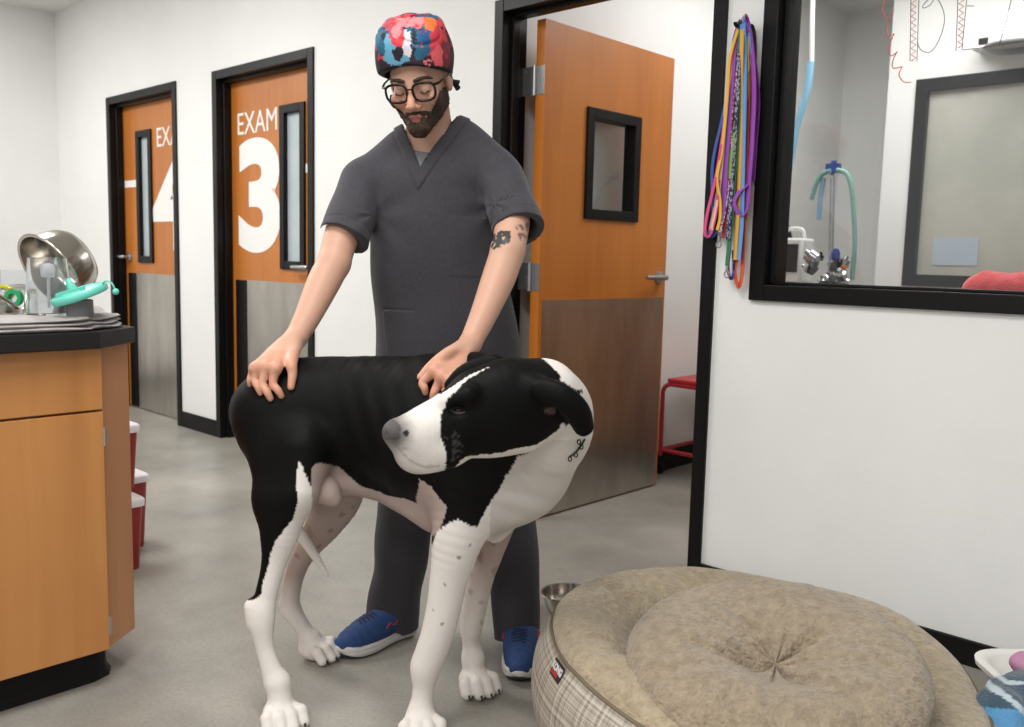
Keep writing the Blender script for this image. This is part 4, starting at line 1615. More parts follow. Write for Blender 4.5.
def touch(x, y, f, r, body=None):
    """move a point along its sight line until it rests on the dog, r from the skin"""
    fs = np.linspace(f - 0.35, f + 0.2, 240)
    P = np.array([Q(x, y, k) for k in fs])
    d = (body or dog)(P)
    i = np.where(d < r)[0]
    return P[i[0]] if len(i) else Q(x, y, f)


# claws, eye, collar
M['claw'] = mat('dark_claw', srgb(30, 28, 28), 0.35)
for c, d_, r in CLAW:
    b = B()
    c = c - d_ * 0.15
    tube(b, [c, c + d_ * 0.6 + UP * 0.003, c + d_ * 1.1], [r, r * 0.75, r * 0.25], 8)
    build('claw', b, M['claw'], droot, 60)
e_ = touch(458, 410.5, 1.78, 0.001)
b = B()
bmesh.ops.create_uvsphere(b, u_segments=20, v_segments=12, radius=0.0105, matrix=Matrix.Translation(e_ + FW * 0.0062))
ey = build('eye', b, mat('dark_brown_eye', srgb(30, 18, 12), 0.1, spec=0.5), droot, 180)
lid_m = mat('eyelid_skin', srgb(14, 12, 12), 0.6, spec=0.15)
for s_ in (1, -1):
    b = B()
    pts = [touch(458 + 7.5 * u, 410.5 - s_ * (2.9 * (1 - u * u)) + 0.8 * u, 1.78, 0.002) for u in np.linspace(-1, 1, 9)]
    tube(b, pts, [0.001, 0.0018, 0.0022, 0.0024, 0.0024, 0.0024, 0.0022, 0.0018, 0.001], 8)
    build('eyelid', b, lid_m if s_ > 0 else mat('eyelid_rim', srgb(66, 44, 42), 0.5), droot, 60)
b = B()
pts = [touch(x, y, 2.0, 0.003) for x, y in ((569, 457), (572, 455.5), (575, 453), (578, 450), (580.5, 446.5), (583, 442.5), (585, 439))]
tube(b, pts, 0.0022, 8)
col_o = build('collar', b, mat('dark_collar_webbing', srgb(42, 40, 40), 0.5), droot, 60, label='thin dark collar with small rings')
for i, (x, y) in enumerate(((570, 459), (576, 455), (581.5, 447), (579, 442))):
    p = touch(x, y, 2.0, 0.006)
    b = B()
    tube(b, [p + RT * 0.0035 * cos(a) + UP * 0.005 * sin(a) for a in np.linspace(0, 2 * pi, 13)[:-1]], 0.0014, 6, True)
    build('ring', b, M['black'], col_o, 60)
# ------------------------------------------------------------------ the person
_yw, _pt, _rl = radians(9), radians(27), radians(4.5)
_f0 = -FW * cos(_yw) - RT * sin(_yw)
_s0 = RT * cos(_yw) - FW * sin(_yw)
_fd = _f0 * cos(_pt) - UP * sin(_pt)
_u0 = UP * cos(_pt) + _f0 * sin(_pt)
HU = _u0 * cos(_rl) - _s0 * sin(_rl)
HS = _s0 * cos(_rl) + _u0 * sin(_rl)
HR = np.stack([HS, _fd, HU], 1)
HC = Q(411.5, 90, 2.36) - HR @ np.array([0, 0.088, 0.0])


def hl(x, y, z):
    return HC + HR @ np.array([x, y, z])


def head_prims(s, grow=0.0):
    g = grow
    s.ell(hl(0, -.014, .045), (.0725 + g, .097 + g, .088 + g), HR, 0.03)
    s.ell(hl(0, .030, -.030), (.0605 + g, .064 + g, .080 + g), HR, 0.03)
    s.cone(hl(-.047, .0, -.055), hl(0, .076, -.098), .020 + g, .019 + g, 0.025)
    s.cone(hl(.047, .0, -.055), hl(0, .076, -.098), .020 + g, .019 + g, 0.025)
    s.ell(hl(0, .086, -.098), (.021 + g, .017 + g, .016 + g), HR, 0.015)
    s.cone(hl(-.034, .080, .022), hl(.034, .080, .022), .013 + g, .013 + g, 0.018)
    for u in (-1, 1):
        s.ell(hl(.043 * u, .068, -.028), (.022 + g, .018 + g, .018 + g), HR, 0.02)


per = Sdf(0.02)
head_prims(per)
for u in (-1, 1):
    per.ell(hl(.034 * u, .098, -.001), (.019, .014, .012), HR, 0.014, 's')
    per.ell(hl(.033 * u, .079, -.002), (.0145, .0135, .0125), HR, 0.004)
    # ears
    per.ell(hl(.0755 * u, -.012, -.006), (.009, .020, .032), HR, 0.008)
    per.ell(hl(.0845 * u, -.008, -.004), (.005, .011, .019), HR, 0.005, 's')
    per.ell(hl(.0125 * u, .102, -.040), (.0075, .010, .0075), HR, 0.007)
per.chain([(hl(0, .090, .012), .0085), (hl(0, .102, -.012), .0092), (hl(0, .116, -.034), .0108)], 0.010)
for u in (-1, 1):
    per.ell(hl(.0075 * u, .115, -.0475), (.0038, .005, .004), HR, 0.003, 's')
per.chain([(hl(-.024, .083, -.0715), .004), (hl(-.008, .0935, -.0675), .0055), (hl(0, .094, -.0685), .005), (hl(.008, .0935, -.0675), .0055), (hl(.024, .083, -.0715), .004)], 0.006)
per.chain([(hl(-.022, .083, -.074), .004), (hl(0, .0915, -.0785), .0058), (hl(.022, .083, -.074), .004)], 0.006)
per.chain([(hl(-.025, .092, -.0725), .0012), (hl(0, .1005, -.0728), .0014), (hl(.025, .092, -.0725), .0012)], 0.003, 's')
NECK = Q(431, 142, 2.545)
per.chain([(hl(0, -.025, -.05), .060), (NECK, .062), (Q(431, 165, 2.57), .068)], 0.025)
# trunk and legs inside the clothes
per.chain([(Q(433, 178, 2.56), .135), (Q(438, 230, 2.58), .150), (Q(446, 320, 2.64), .150), (Q(452, 385, 2.68), .155)], 0.04, sq=(FW, 0.62))
per.cone(Q(378, 184, 2.55), Q(490, 174, 2.55), .042, .042, 0.04)
per.chain([(Q(425, 405, 2.66), .075), (Q(406, 515, 2.60), .055), (Q(394, 605, 2.57), .040), (Q(392, 640, 2.565), .036)], 0.03)
per.chain([(Q(485, 405, 2.66), .075), (Q(512, 525, 2.56), .055), (Q(516, 625, 2.46), .040), (Q(517, 652, 2.46), .036)], 0.03)
# arms
SL, EL, WL = Q(357, 178, 2.53), Q(334, 263, 2.40), Q(296, 338, 2.27)
SR_, ER, WR = Q(507, 172, 2.53), Q(508, 250, 2.36), Q(470, 344, 2.22)
per.chain([(Q(363, 186, 2.53), .044), (Q(346, 222, 2.46), .047), (EL, .0425)], 0.02)
per.chain([(EL, .0425), (Q(324, 282, 2.37), .043), (Q(308, 316, 2.31), .034), (WL, .0275)], 0.012)
per.chain([(Q(501, 182, 2.53), .044), (Q(512, 216, 2.44), .047), (ER, .0435)], 0.02)
per.chain([(ER, .0435), (Q(499, 277, 2.33), .0435), (Q(483, 316, 2.27), .034), (WR, .0275)], 0.012)


def hand(wr, wpx, fingers, thumb, fb):
    """fingers: list of (knuckle px, middle px, tip px); each rests on the dog's coat"""
    kn = []
    for (k, m, t, rr) in fingers:
        T_ = touch(t[0], t[1], fb, 0.0065, dog_no_head)
        M_ = touch(m[0], m[1], fb, 0.016, dog_no_head)
        K_ = touch(k[0], k[1], fb + 0.03, 0.030, dog_no_head)
        kn.append(K_)
        D_ = (M_ * 0.35 + T_ * 0.65) + UP * 0.003 - FW * 0.004
        per.chain([(K_, .0115 * rr), (M_, .0098 * rr), (D_, .0088 * rr), (T_, .0072 * rr)], 0.004, sub=4)
        per.ell(K_, (.0125 * rr,) * 3, k=0.006)
        per.chain([(wr, .020), ((wr + K_) / 2 + UP * 0.004, .0165), (K_, .0115)], 0.014, sub=4)
    K_, M_, T_ = [touch(*p, fb, o, dog_no_head) for p, o in zip(thumb, (.022, .014, .0065))]
    base = wr * 0.72 + K_ * 0.28
    per.chain([(wr, .018), (base, .019), (K_, .0145), (M_, .0112), (T_, .0085)], 0.010, sub=5)
    return kn


hand(WL, (296, 338), [((276, 368), (273, 383), (281.5, 396), 1.0), ((267.5, 366.5), (262.5, 383), (270.5, 398.5), 1.04), ((260.5, 366), (255, 379), (260.5, 393), 0.97), ((255, 368), (251.5, 374.5), (249.8, 384.5), 0.85)],
     ((291.5, 362), (292.5, 374), (291, 387)), 2.16)
hand(WR, (470, 344), [((435, 371), (423, 382), (425.5, 392.5), 1.0), ((442, 376), (437, 386.5), (432.5, 398), 1.04), ((449, 380), (446, 390), (443, 401), 0.97), ((456, 383), (454, 392), (452, 402), 0.85)],
     ((446, 355), (431, 366), (420.5, 377)), 2.10)

SKIN = np.array(srgb(208, 166, 143))
SKIN2 = np.array(srgb(205, 152, 130))


def percol(P):
    x, y = pix(P)
    q = (P - HC) @ HR
    t = np.clip(0.45 + 0.35 * nz(P, 26, 2) + 0.15 * nz(P, 90, 5), 0, 1)[:, None]
    col = SKIN * (1 - 0.5 * t) + SKIN2 * 0.5 * t
    head = (np.abs(q[:, 0]) < .1) & (q[:, 2] > -.13) & (q[:, 1] > -.13)
    lip = head & (q[:, 1] > .078) & (np.abs(q[:, 0]) < .022) & (q[:, 2] < -.065) & (q[:, 2] > -.083)
    col[lip] = np.array(srgb(160, 100, 90))
    cheek = head & (q[:, 1] > .06) & (q[:, 2] > -.05) & (q[:, 2] < -.01)
    col[cheek] = col[cheek] * np.array([1.0, .93, .90])
    nose = head & (q[:, 1] > .1)
    col[nose] = col[nose] * np.array([1.0, .95, .93])
    # hands a little pinker than the forearms
    hand_ = (P[:, 2] < 1.10) & (P[:, 2] > 0.7) & (y > 350)
    col[hand_] = col[hand_] * np.array([0.98, .88, .84])
    tips = hand_ & (nz(P, 60, 4) > 0.2)
    col[tips] = col[tips] * np.array([1.0, .93, .91])
    # tattoo on the upper arm: small dark drawing below the sleeve
    fr = (P @ FW) < 2.45
    tp = inpoly(x + 1.2 * nz(P, 160, 1), y + 1.2 * nz(P, 170, 2), [(489, 236), (496, 233), (504, 231), (511, 231), (510, 244), (503, 245), (497, 248), (492, 250), (491, 245), (495, 242), (490, 241)])
    tat = fr & tp & (nz(P, 260, 3) > -0.55)
    col[tat] = np.array(srgb(64, 62, 60))
    tp2 = inpoly(x, y, [(515, 226), (530, 222), (530, 238), (520, 240)]) & (nz(P, 260, 5) > 0)
    col[fr & tp2] = np.array(srgb(120, 104, 92))
    col[P[:, 2] < 0.3] = np.array(srgb(40, 40, 44))      # socks
    return np.clip(col, 0.01, 1)


def skin_mat():
    m = mat('skin', SKIN, 0.48, attr='Col', spec=0.35, bump=0.08, bscale=(420, 420, 420), bdist=0.002)
    b = m.node_tree.nodes['Principled BSDF']
    b.inputs['Subsurface Weight'].default_value = 0.08
    b.inputs['Subsurface Radius'].default_value = (0.012, 0.005, 0.003)
    b.inputs['Subsurface Scale'].default_value = 0.5
    return m


PX_ = RF(-0.2, 2.6)
proot = empty('person', (PX_[0], PX_[1], 0), 'bearded person in grey scrubs and patterned cap leaning over the dog, hands on its back', 'person')
PLO, PHI = RF(-0.25, 2.4) - 0.85, RF(-0.25, 2.4) + 0.85
PLO[2], PHI[2] = 0.03, 1.85
sdf_obj('body', per, PLO, PHI, 0.0040, skin_mat(), proot, percol)

# beard, brows, lashes
bd = Sdf(0.02)
head_prims(bd, 0.0045)


def beard_region(P):
    q = (P - HC) @ HR
    ax_ = np.abs(q[:, 0])
    # upper edge of the beard falls from the sideburn to the corner of the mouth
    top = np.interp(ax_, [0, .012, .026, .034, .046, .060, .072, .09], [-.0575, -.0555, -.058, -.064, -.054, -.034, .000, .03])
    d = q[:, 2] - top + 0.0022 * nz(P, 240, 3)
    back = -(q[:, 1] - np.interp(q[:, 2], [-.11, -.06, -.03, .03], [.012, .0, -.004, .006]))
    mouth = 0.0060 - np.sqrt((q[:, 0] / 2.1) ** 2 + (q[:, 2] + .0745) ** 2)
    mouth = np.where(q[:, 1] > .07, mouth, -1)
    return np.maximum(np.maximum(d, back), mouth)


bd.cut(beard_region, 0.004)
bd.disp = lambda P: 0.0016 * nz(P, 300, 1) + 0.0011 * nz(P, 640, 2)
M['hair'] = mat('dark_brown_hair', srgb(50, 38, 32), 0.65, col2=srgb(86, 66, 54), scale=(260, 260, 120), spec=0.3, bump=0.6, bscale=(420, 420, 160))
sdf_obj('beard', bd, HC - 0.16, HC + 0.16, 0.0026, M['hair'], proot)
for u in (-1, 1):
    b = B()
    pts = [hl(u * x, y, z) for x, y, z in ((.012, .0945, .0225), (.026, .0945, .0275), (.042, .0865, .0275), (.056, .071, .020))]
    tube(b, spline(pts, 4), list(np.interp(np.arange(13), [0, 4, 9, 12], [.0038, .0052, .0044, .0018])), 8)
    build('eyebrow', b, M['hair'], proot, 60)
    b = B()
    pts = [hl(u * x, y, z) for x, y, z in ((.0215, .0885, -.0065), (.028, .0925, -.0095), (.036, .0925, -.0100), (.0455, .086, -.0065))]
    tube(b, spline(pts, 4), 0.0013, 6)
    build('eyelashes', b, M['hair'], proot, 60)

# ------------------------------------------------------------------ patterned cap
cap = Sdf(0.03)
cap.ell(hl(-.003, -.012, .030), (.0875, .110, .095), HR, 0.02, pw=2.3)
cap.ell(hl(-.006, -.012, .082), (.0915, .110, .072), HR, 0.03, pw=3.2)
cap.cut(lambda P: (lambda q: (.056 + (q[:, 1] - .09) * 0.46 + 0.004 * np.cos(q[:, 0] * 40)) - q[:, 2])((P - HC) @ HR), 0.004)
cap.ell(hl(-.003, -.012, .022), (.0835, .1055, .088), HR, 0.003, 's', pw=2.3)


def cap_disp(P):
    q = (P - HC) @ HR
    th = np.arctan2(q[:, 0], q[:, 1])
    d = 0.0035 * nz(P, 26, 3) * np.clip((q[:, 2] - .03) / .08, 0, 1) + 0.0016 * np.sin(9 * th + 3 * nz(P, 15)) * np.clip((q[:, 2] - .05) / .06, 0, 1)
    # seam where the crown meets the side band
    d += 0.0035 * np.exp(-((q[:, 2] - .125 + .02 * np.sin(2 * th)) / .004) ** 2) * 0.6
    return d


cap.disp = cap_disp


def capcol(P):
    x, y = pix(P)
    q = (P - HC) @ HR
    front = q[:, 1] > -0.02
    o3 = lambda s_, k: 0.55 * nz(P, s_, k) + 0.35 * nz(P, s_ * 2.3, k + 1) + 0.3 * nz(P, s_ * 5.1, k + 2)
    n1, n2, n3 = o3(52, 1), o3(66, 4), o3(150, 8)
    BK, RD, PK = np.array(srgb(30, 24, 34)), np.array(srgb(206, 56, 66)), np.array(srgb(236, 130, 136))
    TL, LB, WH = np.array(srgb(34, 92, 122)), np.array(srgb(96, 158, 186)), np.array(srgb(214, 206, 214))
    col = np.tile(np.array(srgb(52, 26, 40)), (len(P), 1))
    up = np.clip((q[:, 2] - .06) / .06, 0, 1)
    m = (n1 + 0.9 * up > 0.62); col[m] = RD
    m = (n2 + 0.6 * up > 0.75); col[m] = TL
    m = (n1 + 0.8 * up > 1.0) & (n3 > -0.2); col[m] = PK
    m = (n2 > 0.55) & (up > 0.4) & (n3 > 0.35); col[m] = LB
    xx, yy = x + 3.2 * n1 + 1.8 * n3 - 2, 18 + (y - 18) * 0.84 + 3.2 * n2 + 1.5 * n3 + 2

    def el(cx, cy, rx, ry, c, cond=True):
        k = front & (((xx - cx) / rx) ** 2 + ((yy - cy) / ry) ** 2 < 1) & cond
        col[k] = c
    el(422, 66, 34, 9, BK); el(384, 68, 14, 9, BK)
    el(418, 38, 17, 15, TL, n3 > -0.3); el(425, 36, 7, 6, np.array(srgb(30, 84, 140)))
    el(381, 36, 8, 16, TL); el(399, 36, 18, 22, BK, n3 > 0.1)
    el(389, 46, 7, 13, LB); el(404, 42, 5, 11, WH); el(396, 55, 9, 5, LB)
    el(396, 34, 8, 12, RD); el(395, 30, 5, 7, PK); el(395, 50, 6, 5.5, BK)
    el(404, 22, 20, 6, PK, n3 > -0.4); el(386, 24, 9, 5, RD, n3 > -0.2)
    el(438, 38, 10, 20, RD, n3 > -0.35); el(444, 50, 8, 10, np.array(srgb(120, 34, 50)), n3 > -0.2); el(428, 24, 6, 6, np.array(srgb(222, 110, 50)))
    el(424, 58, 12, 4, PK, n3 > 0.05); el(436, 52, 5, 9, np.array(srgb(226, 96, 104)), n3 > -0.3)
    el(402, 14, 14, 3.5, WH, n3 > 0)
    return col


co = sdf_obj('surgical_cap', cap, HC - 0.22, HC + 0.24, 0.003, mat('printed_cotton', (0.2, 0.1, 0.1), 0.75, attr='Col', bump=0.1, bscale=(500, 500, 500)), proot, capcol,
             'cap printed in red, pink, teal and black')
b = B()
p0 = hl(.076, -.035, -.018)
for s_, e_ in ((1.0, (.094, -.04, -.028)), (0.8, (.088, -.045, -.044))):
    e = hl(*e_)
    tube(b, [p0, p0 * 0.5 + e * 0.5, e], [.004, .006, .008], 6)
build('tie_tail', b, mat('black_cotton', srgb(26, 24, 26), 0.8), co, 60)

# ------------------------------------------------------------------ glasses
gl = empty('glasses', (0, 0, 0))
gl.parent = proot
gl.matrix_parent_inverse = wmat(proot).inverted()
M['acetate'] = mat('black_acetate', srgb(14, 13, 14), 0.3, spec=0.3)
GYL = .107
M['lens'] = mat('lens_glass', (1, 1, 1), 0.02, trans=1.0, spec=0.3)
M['lens'].node_tree.nodes['Principled BSDF'].inputs['IOR'].default_value = 1.06
for u in (-1, 1):
    loop = []
    for k in range(28):
        a = 2 * pi * k / 28
        ca, sa = cos(a), sin(a)
        ex = 2 / 2.9
        X = .0285 * math.copysign(abs(ca) ** ex, ca) * (1 + 0.05 * sa)
        Z = .0228 * math.copysign(abs(sa) ** ex, sa)
        loop.append((u * .0365 + X, GYL - abs(u * .0365 + X) * 0.12, Z - .003))
    b = B()
    tube(b, [hl(*p) for p in loop], 0.0032, 8, True)
    build('rim', b, M['acetate'], gl, 60)
    b = B()
    vs = [b.verts.new(hl(p[0], p[1] - .0005, p[2])) for p in loop]
    vs2 = [b.verts.new(hl(p[0], p[1] + .0007, p[2])) for p in loop]
    b.faces.new(vs); b.faces.new(vs2[::-1])
    for k in range(28):
        b.faces.new((vs[k], vs[(k + 1) % 28], vs2[(k + 1) % 28], vs2[k]))
    build('lens', b, M['lens'], gl, 30)
    b = B()
    tube(b, [hl(u * .063, GYL - .008, .012), hl(u * .074, GYL - .018, .0125), hl(u * .0805, .05, .012), hl(u * .083, -.005, .009), hl(u * .08, -.03, -.012)], [.0036, .0032, .0026, .0024, .0026], 8)
    build('temple', b, M['acetate'], gl, 60)
b = B()
tube(b, [hl(-.0085, GYL - .001, .004), hl(-.004, GYL + .003, .0075), hl(.004, GYL + .003, .0075), hl(.0085, GYL - .001, .004)], 0.0022, 8)
build('bridge', b, M['acetate'], gl, 60)

# ------------------------------------------------------------------ scrub top
def A_of(P): return P @ RT


top = Sdf(0.04)
top.chain([(Q(433, 186, 2.555), .166), (Q(435, 230, 2.57), .182), (Q(440, 290, 2.61), .194), (Q(449, 355, 2.655), .216), (Q(453, 420, 2.69), .225)], 0.04, sq=(FW, 0.64), sub=16)
top.cone(Q(374, 182, 2.54), Q(492, 172, 2.54), .060, .060, 0.05)
top.chain([(Q(372, 174, 2.54), .050), (Q(404, 144, 2.55), .050), (Q(430, 140, 2.56), .052)], 0.035)
top.chain([(Q(494, 163, 2.54), .050), (Q(462, 138, 2.55), .050), (Q(432, 138, 2.56), .052)], 0.035)


def sleeve(a, b_, ra, rb):
    a, b_ = np.array(a), np.array(b_)
    top.cone(a, b_, ra, rb, 0.028, cap=1)
    d_ = (b_ - a) / np.linalg.norm(b_ - a)
    return d_


HL_, HRr = Q(342.5, 238, 2.435), Q(517, 230, 2.42)
SLa, SRa = Q(362, 184, 2.53), Q(502, 179, 2.53)
dL = sleeve(SLa, HL_, .064, .068)
dR = sleeve(SRa, HRr, .064, .070)
top.cone(HL_ - dL * .05, HL_ + dL * .05, .056, .059, 0.003, 's')
top.cone(HRr - dR * .05, HRr + dR * .05, .056, .060, 0.003, 's')
top.cut(lambda P: 0.80 - P[:, 2], 0.004)
# neck opening: round behind, V in front
VA, VB, VC = [(p @ RT, p[2]) for p in (Q(401, 122, 2.5), Q(457, 116, 2.5), Q(419.5, 167, 2.44))]


def vdist(P):
    """signed distance to the V outline seen from the front, negative inside"""
    a, z = P @ RT, P[:, 2]
    tri = [VA, VC, VB]
    d = np.full(len(P), -1e3)
    cx = sum(t[0] for t in tri) / 3
    cz = sum(t[1] for t in tri) / 3
    for (x1, z1), (x2, z2) in ((VA, VC), (VC, VB)):
        nx, n_z = z2 - z1, -(x2 - x1)
        L = math.hypot(nx, n_z)
        nx, n_z = nx / L, n_z / L
        if (cx - x1) * nx + (cz - z1) * n_z > 0:
            nx, n_z = -nx, -n_z
        d = np.maximum(d, (a - x1) * nx + (z - z1) * n_z)
    return d


nape = Q(431, 140, 2.56)


def neck_open(P):
    v = np.maximum(vdist(P), (P @ FW) - (nape @ FW) - 0.0)
    q = P - nape
    r_ = np.sqrt((q @ RT) ** 2 + ((q @ FW) * 1.0) ** 2) - 0.073
    return np.minimum(v, np.maximum(r_, nape[2] - 0.06 - P[:, 2]))


top.add(neck_open, nape, 0.22, 0.004, 's')
PKL, PKR = Q(447, 218, 2.4) @ RT, Q(487, 218, 2.4) @ RT
LPK = (Q(379, 310, 2.47) @ RT, Q(412, 310, 2.45) @ RT, Q(395, 311, 2.46)[2])
PZ0, PZ1 = Q(460, 277, 2.45)[2], Q(460, 216, 2.43)[2]


def top_disp(P):
    a, z, f_ = P @ RT, P[:, 2], P @ FW
    front = f_ < 2.56
    v = vdist(P)
    d = np.zeros(len(P))
    band = front & (v > 0) & (v < 0.030)
    d[band] -= 0.0035 * np.clip((0.030 - v[band]) / 0.002, 0, 1)
    d += np.where(front, 0.002 * np.exp(-((v - 0.0315) / 0.0022) ** 2), 0)
    pk = front & (a > PKL) & (a < PKR) & (z > PZ0) & (z < PZ1)
    e = np.minimum(np.minimum(a - PKL, PKR - a), np.minimum(z - PZ0, PZ1 - z))
    d[pk] -= 0.0016 * np.clip(e[pk] / 0.002, 0, 1)
    # openings of the two patch pockets at the waist
    for x0_, x1_, zz in ((LPK[0], LPK[1], LPK[2]),):
        k = front & (a > x0_) & (a < x1_)
        d += np.where(k, 0.003 * np.exp(-((z - zz) / 0.002) ** 2) - 0.0016 * np.clip((zz - z) / 0.003, 0, 1) * (z < zz), 0)
    # sleeve and hem stitching
    for h_, dd in ((HL_, dL), (HRr, dR)):
        t = (P - h_) @ dd
        near = np.linalg.norm(P - h_, axis=1) < 0.11
        d += np.where(near, 0.0016 * np.exp(-((t + 0.025) / 0.0025) ** 2), 0)
    # drape
    w1 = np.sin(22 * a + 7 * z + 2.2 * nz(P, 5, 1))
    w2 = np.sin(17 * a - 11 * z + 2.5 * nz(P, 5, 4))
    low = np.clip((1.25 - z) / 0.35, 0, 1)
    d += 0.0065 * w1 * (0.35 + 0.65 * low) * (0.5 + 0.5 * nz(P, 5, 2)) + 0.0062 * w2 * (0.5 + 0.5 * nz(P, 5, 7))
    d += 0.0024 * nz(P, 17, 3)
    # folds radiating from the armpits
    for q in (Q(375, 215, 2.48), Q(495, 205, 2.48)):
        u = P - q
        r_ = np.linalg.norm(u, axis=1)
        an = np.arctan2(u @ RT, u[:, 2])
        d += 0.0032 * np.sin(6 * an + 1.0) * np.exp(-(r_ / 0.13) ** 2) * np.clip((r_ - 0.02) / 0.05, 0, 1)
    return d


top.disp = top_disp
M['scrub'] = mat('grey_scrub_cloth', srgb(62, 61, 66), 0.8, col2=srgb(68, 67, 72), scale=(120, 120, 120), spec=0.25, sheen=0.12, bump=0.12, bscale=(700, 700, 700), bdist=0.002)
TLO, THI = RF(-0.22, 2.55) - 0.6, RF(-0.22, 2.55) + 0.6
TLO[2], THI[2] = 0.76, 1.58
sdf_obj('scrub_top', top, TLO, THI, 0.0042, M['scrub'], proot)

# grey undershirt in the V of the neck
us = Sdf(0.03)
us.chain([(Q(431, 150, 2.55), .078), (Q(430, 168, 2.55), .098), (Q(432, 195, 2.555), .145)], 0.03, sq=(FW, 0.85))
us.cut(lambda P: vdist(P) - 0.002, 0.002)
us.cut(lambda P: (P - Q(425, 152, 2.48)) @ (UP * 0.9 + FW * -0.45 + RT * 0.05) / 1.0, 0.004)
sdf_obj('undershirt', us, NECK - 0.3, NECK + 0.25, 0.005, mat('grey_undershirt_cloth', srgb(128, 130, 132), 0.85, bump=0.1, bscale=(600, 600, 600)), proot)

# ------------------------------------------------------------------ trousers
tr_ = Sdf(0.03)
tr_.chain([(Q(452, 372, 2.68), .175), (Q(455, 412, 2.68), .172)], 0.04, sq=(FW, 0.68))
LG1 = [(Q(424, 415, 2.66), .105), (Q(406, 510, 2.60), .088), (Q(398, 570, 2.575), .078), (Q(392, 616, 2.56), .074), (Q(391, 628, 2.555), .074)]
LG2 = [(Q(488, 415, 2.66), .105), (Q(508, 515, 2.56), .080), (Q(515, 575, 2.50), .070), (Q(517, 630, 2.475), .066), (Q(517.5, 640, 2.475), .066)]
tr_.chain(LG1, 0.03)
tr_.chain(LG2, 0.03)
h1, h2 = LG1[-1][0], LG2[-1][0]
TD1, TD2 = -RT * 0.75 - FW * 0.66, -FW
for h_, zz in ((h1, h1[2]), (h2, h2[2])):
    td_ = TD1 if h_ is h1 else TD2
    tr_.cut(lambda P, h_=h_, td_=td_: np.where(np.linalg.norm((P - h_)[:, :2], axis=1) < .15, (h_[2] + 0.002 + (0.5 if h_ is h1 else 0.25) * ((P - h_) @ td_) - P[:, 2]) * 0.85, -1.0), 0.003)
    tr_.cone(h_ - UP * 0.06, h_ + UP * 0.05, .061, .056, 0.003, 's')


def tr_disp(P):
    a, z = P @ RT, P[:, 2]
    low = np.clip((0.5 - z) / 0.4, 0, 1)
    d = 0.004 * np.sin(36 * z + 16 * a + 3 * nz(P, 8, 2)) * low * (0.4 + 0.6 * nz(P, 6, 5)) + 0.005 * np.sin(30 * a + 5 * z + 2 * nz(P, 5, 1)) * (0.5 + 0.5 * nz(P, 4, 3)) + 0.002 * nz(P, 22, 6)
    for h_ in (h1, h2):
        near = np.linalg.norm((P - h_)[:, :2], axis=1) < 0.13
        d += np.where(near, 0.0016 * np.exp(-((P[:, 2] - h_[2] - 0.028) / 0.002) ** 2), 0)
    return d


tr_.disp = tr_disp
M['scrub_dark'] = mat('dark_grey_scrub_cloth', srgb(50, 48, 52), 0.8, col2=srgb(56, 54, 58), scale=(120, 120, 120), spec=0.25, sheen=0.1, bump=0.12, bscale=(700, 700, 700), bdist=0.002)
RLO, RHI = RF(-0.15, 2.58) - 0.5, RF(-0.15, 2.58) + 0.5
RLO[2], RHI[2] = 0.03, 1.02
sdf_obj('scrub_trousers', tr_, RLO, RHI, 0.0042, M['scrub_dark'], proot)

# ------------------------------------------------------------------ running shoes
M['shoe_blue'] = mat('blue_knit', srgb(24, 52, 98), 0.75, col2=srgb(32, 66, 116), scale=(260, 260, 260), bump=0.4, bscale=(420, 420, 420), bdist=0.003)
M['lace'] = mat('navy_lace', srgb(16, 28, 58), 0.8)
M['shoe_sole'] = mat('white_foam', srgb(200, 196, 191), 0.6)
M['shoe_tread'] = mat('dark_tread', srgb(48, 46, 46), 0.7)
M['shoe_red'] = mat('red_trim', srgb(168, 40, 52), 0.6)


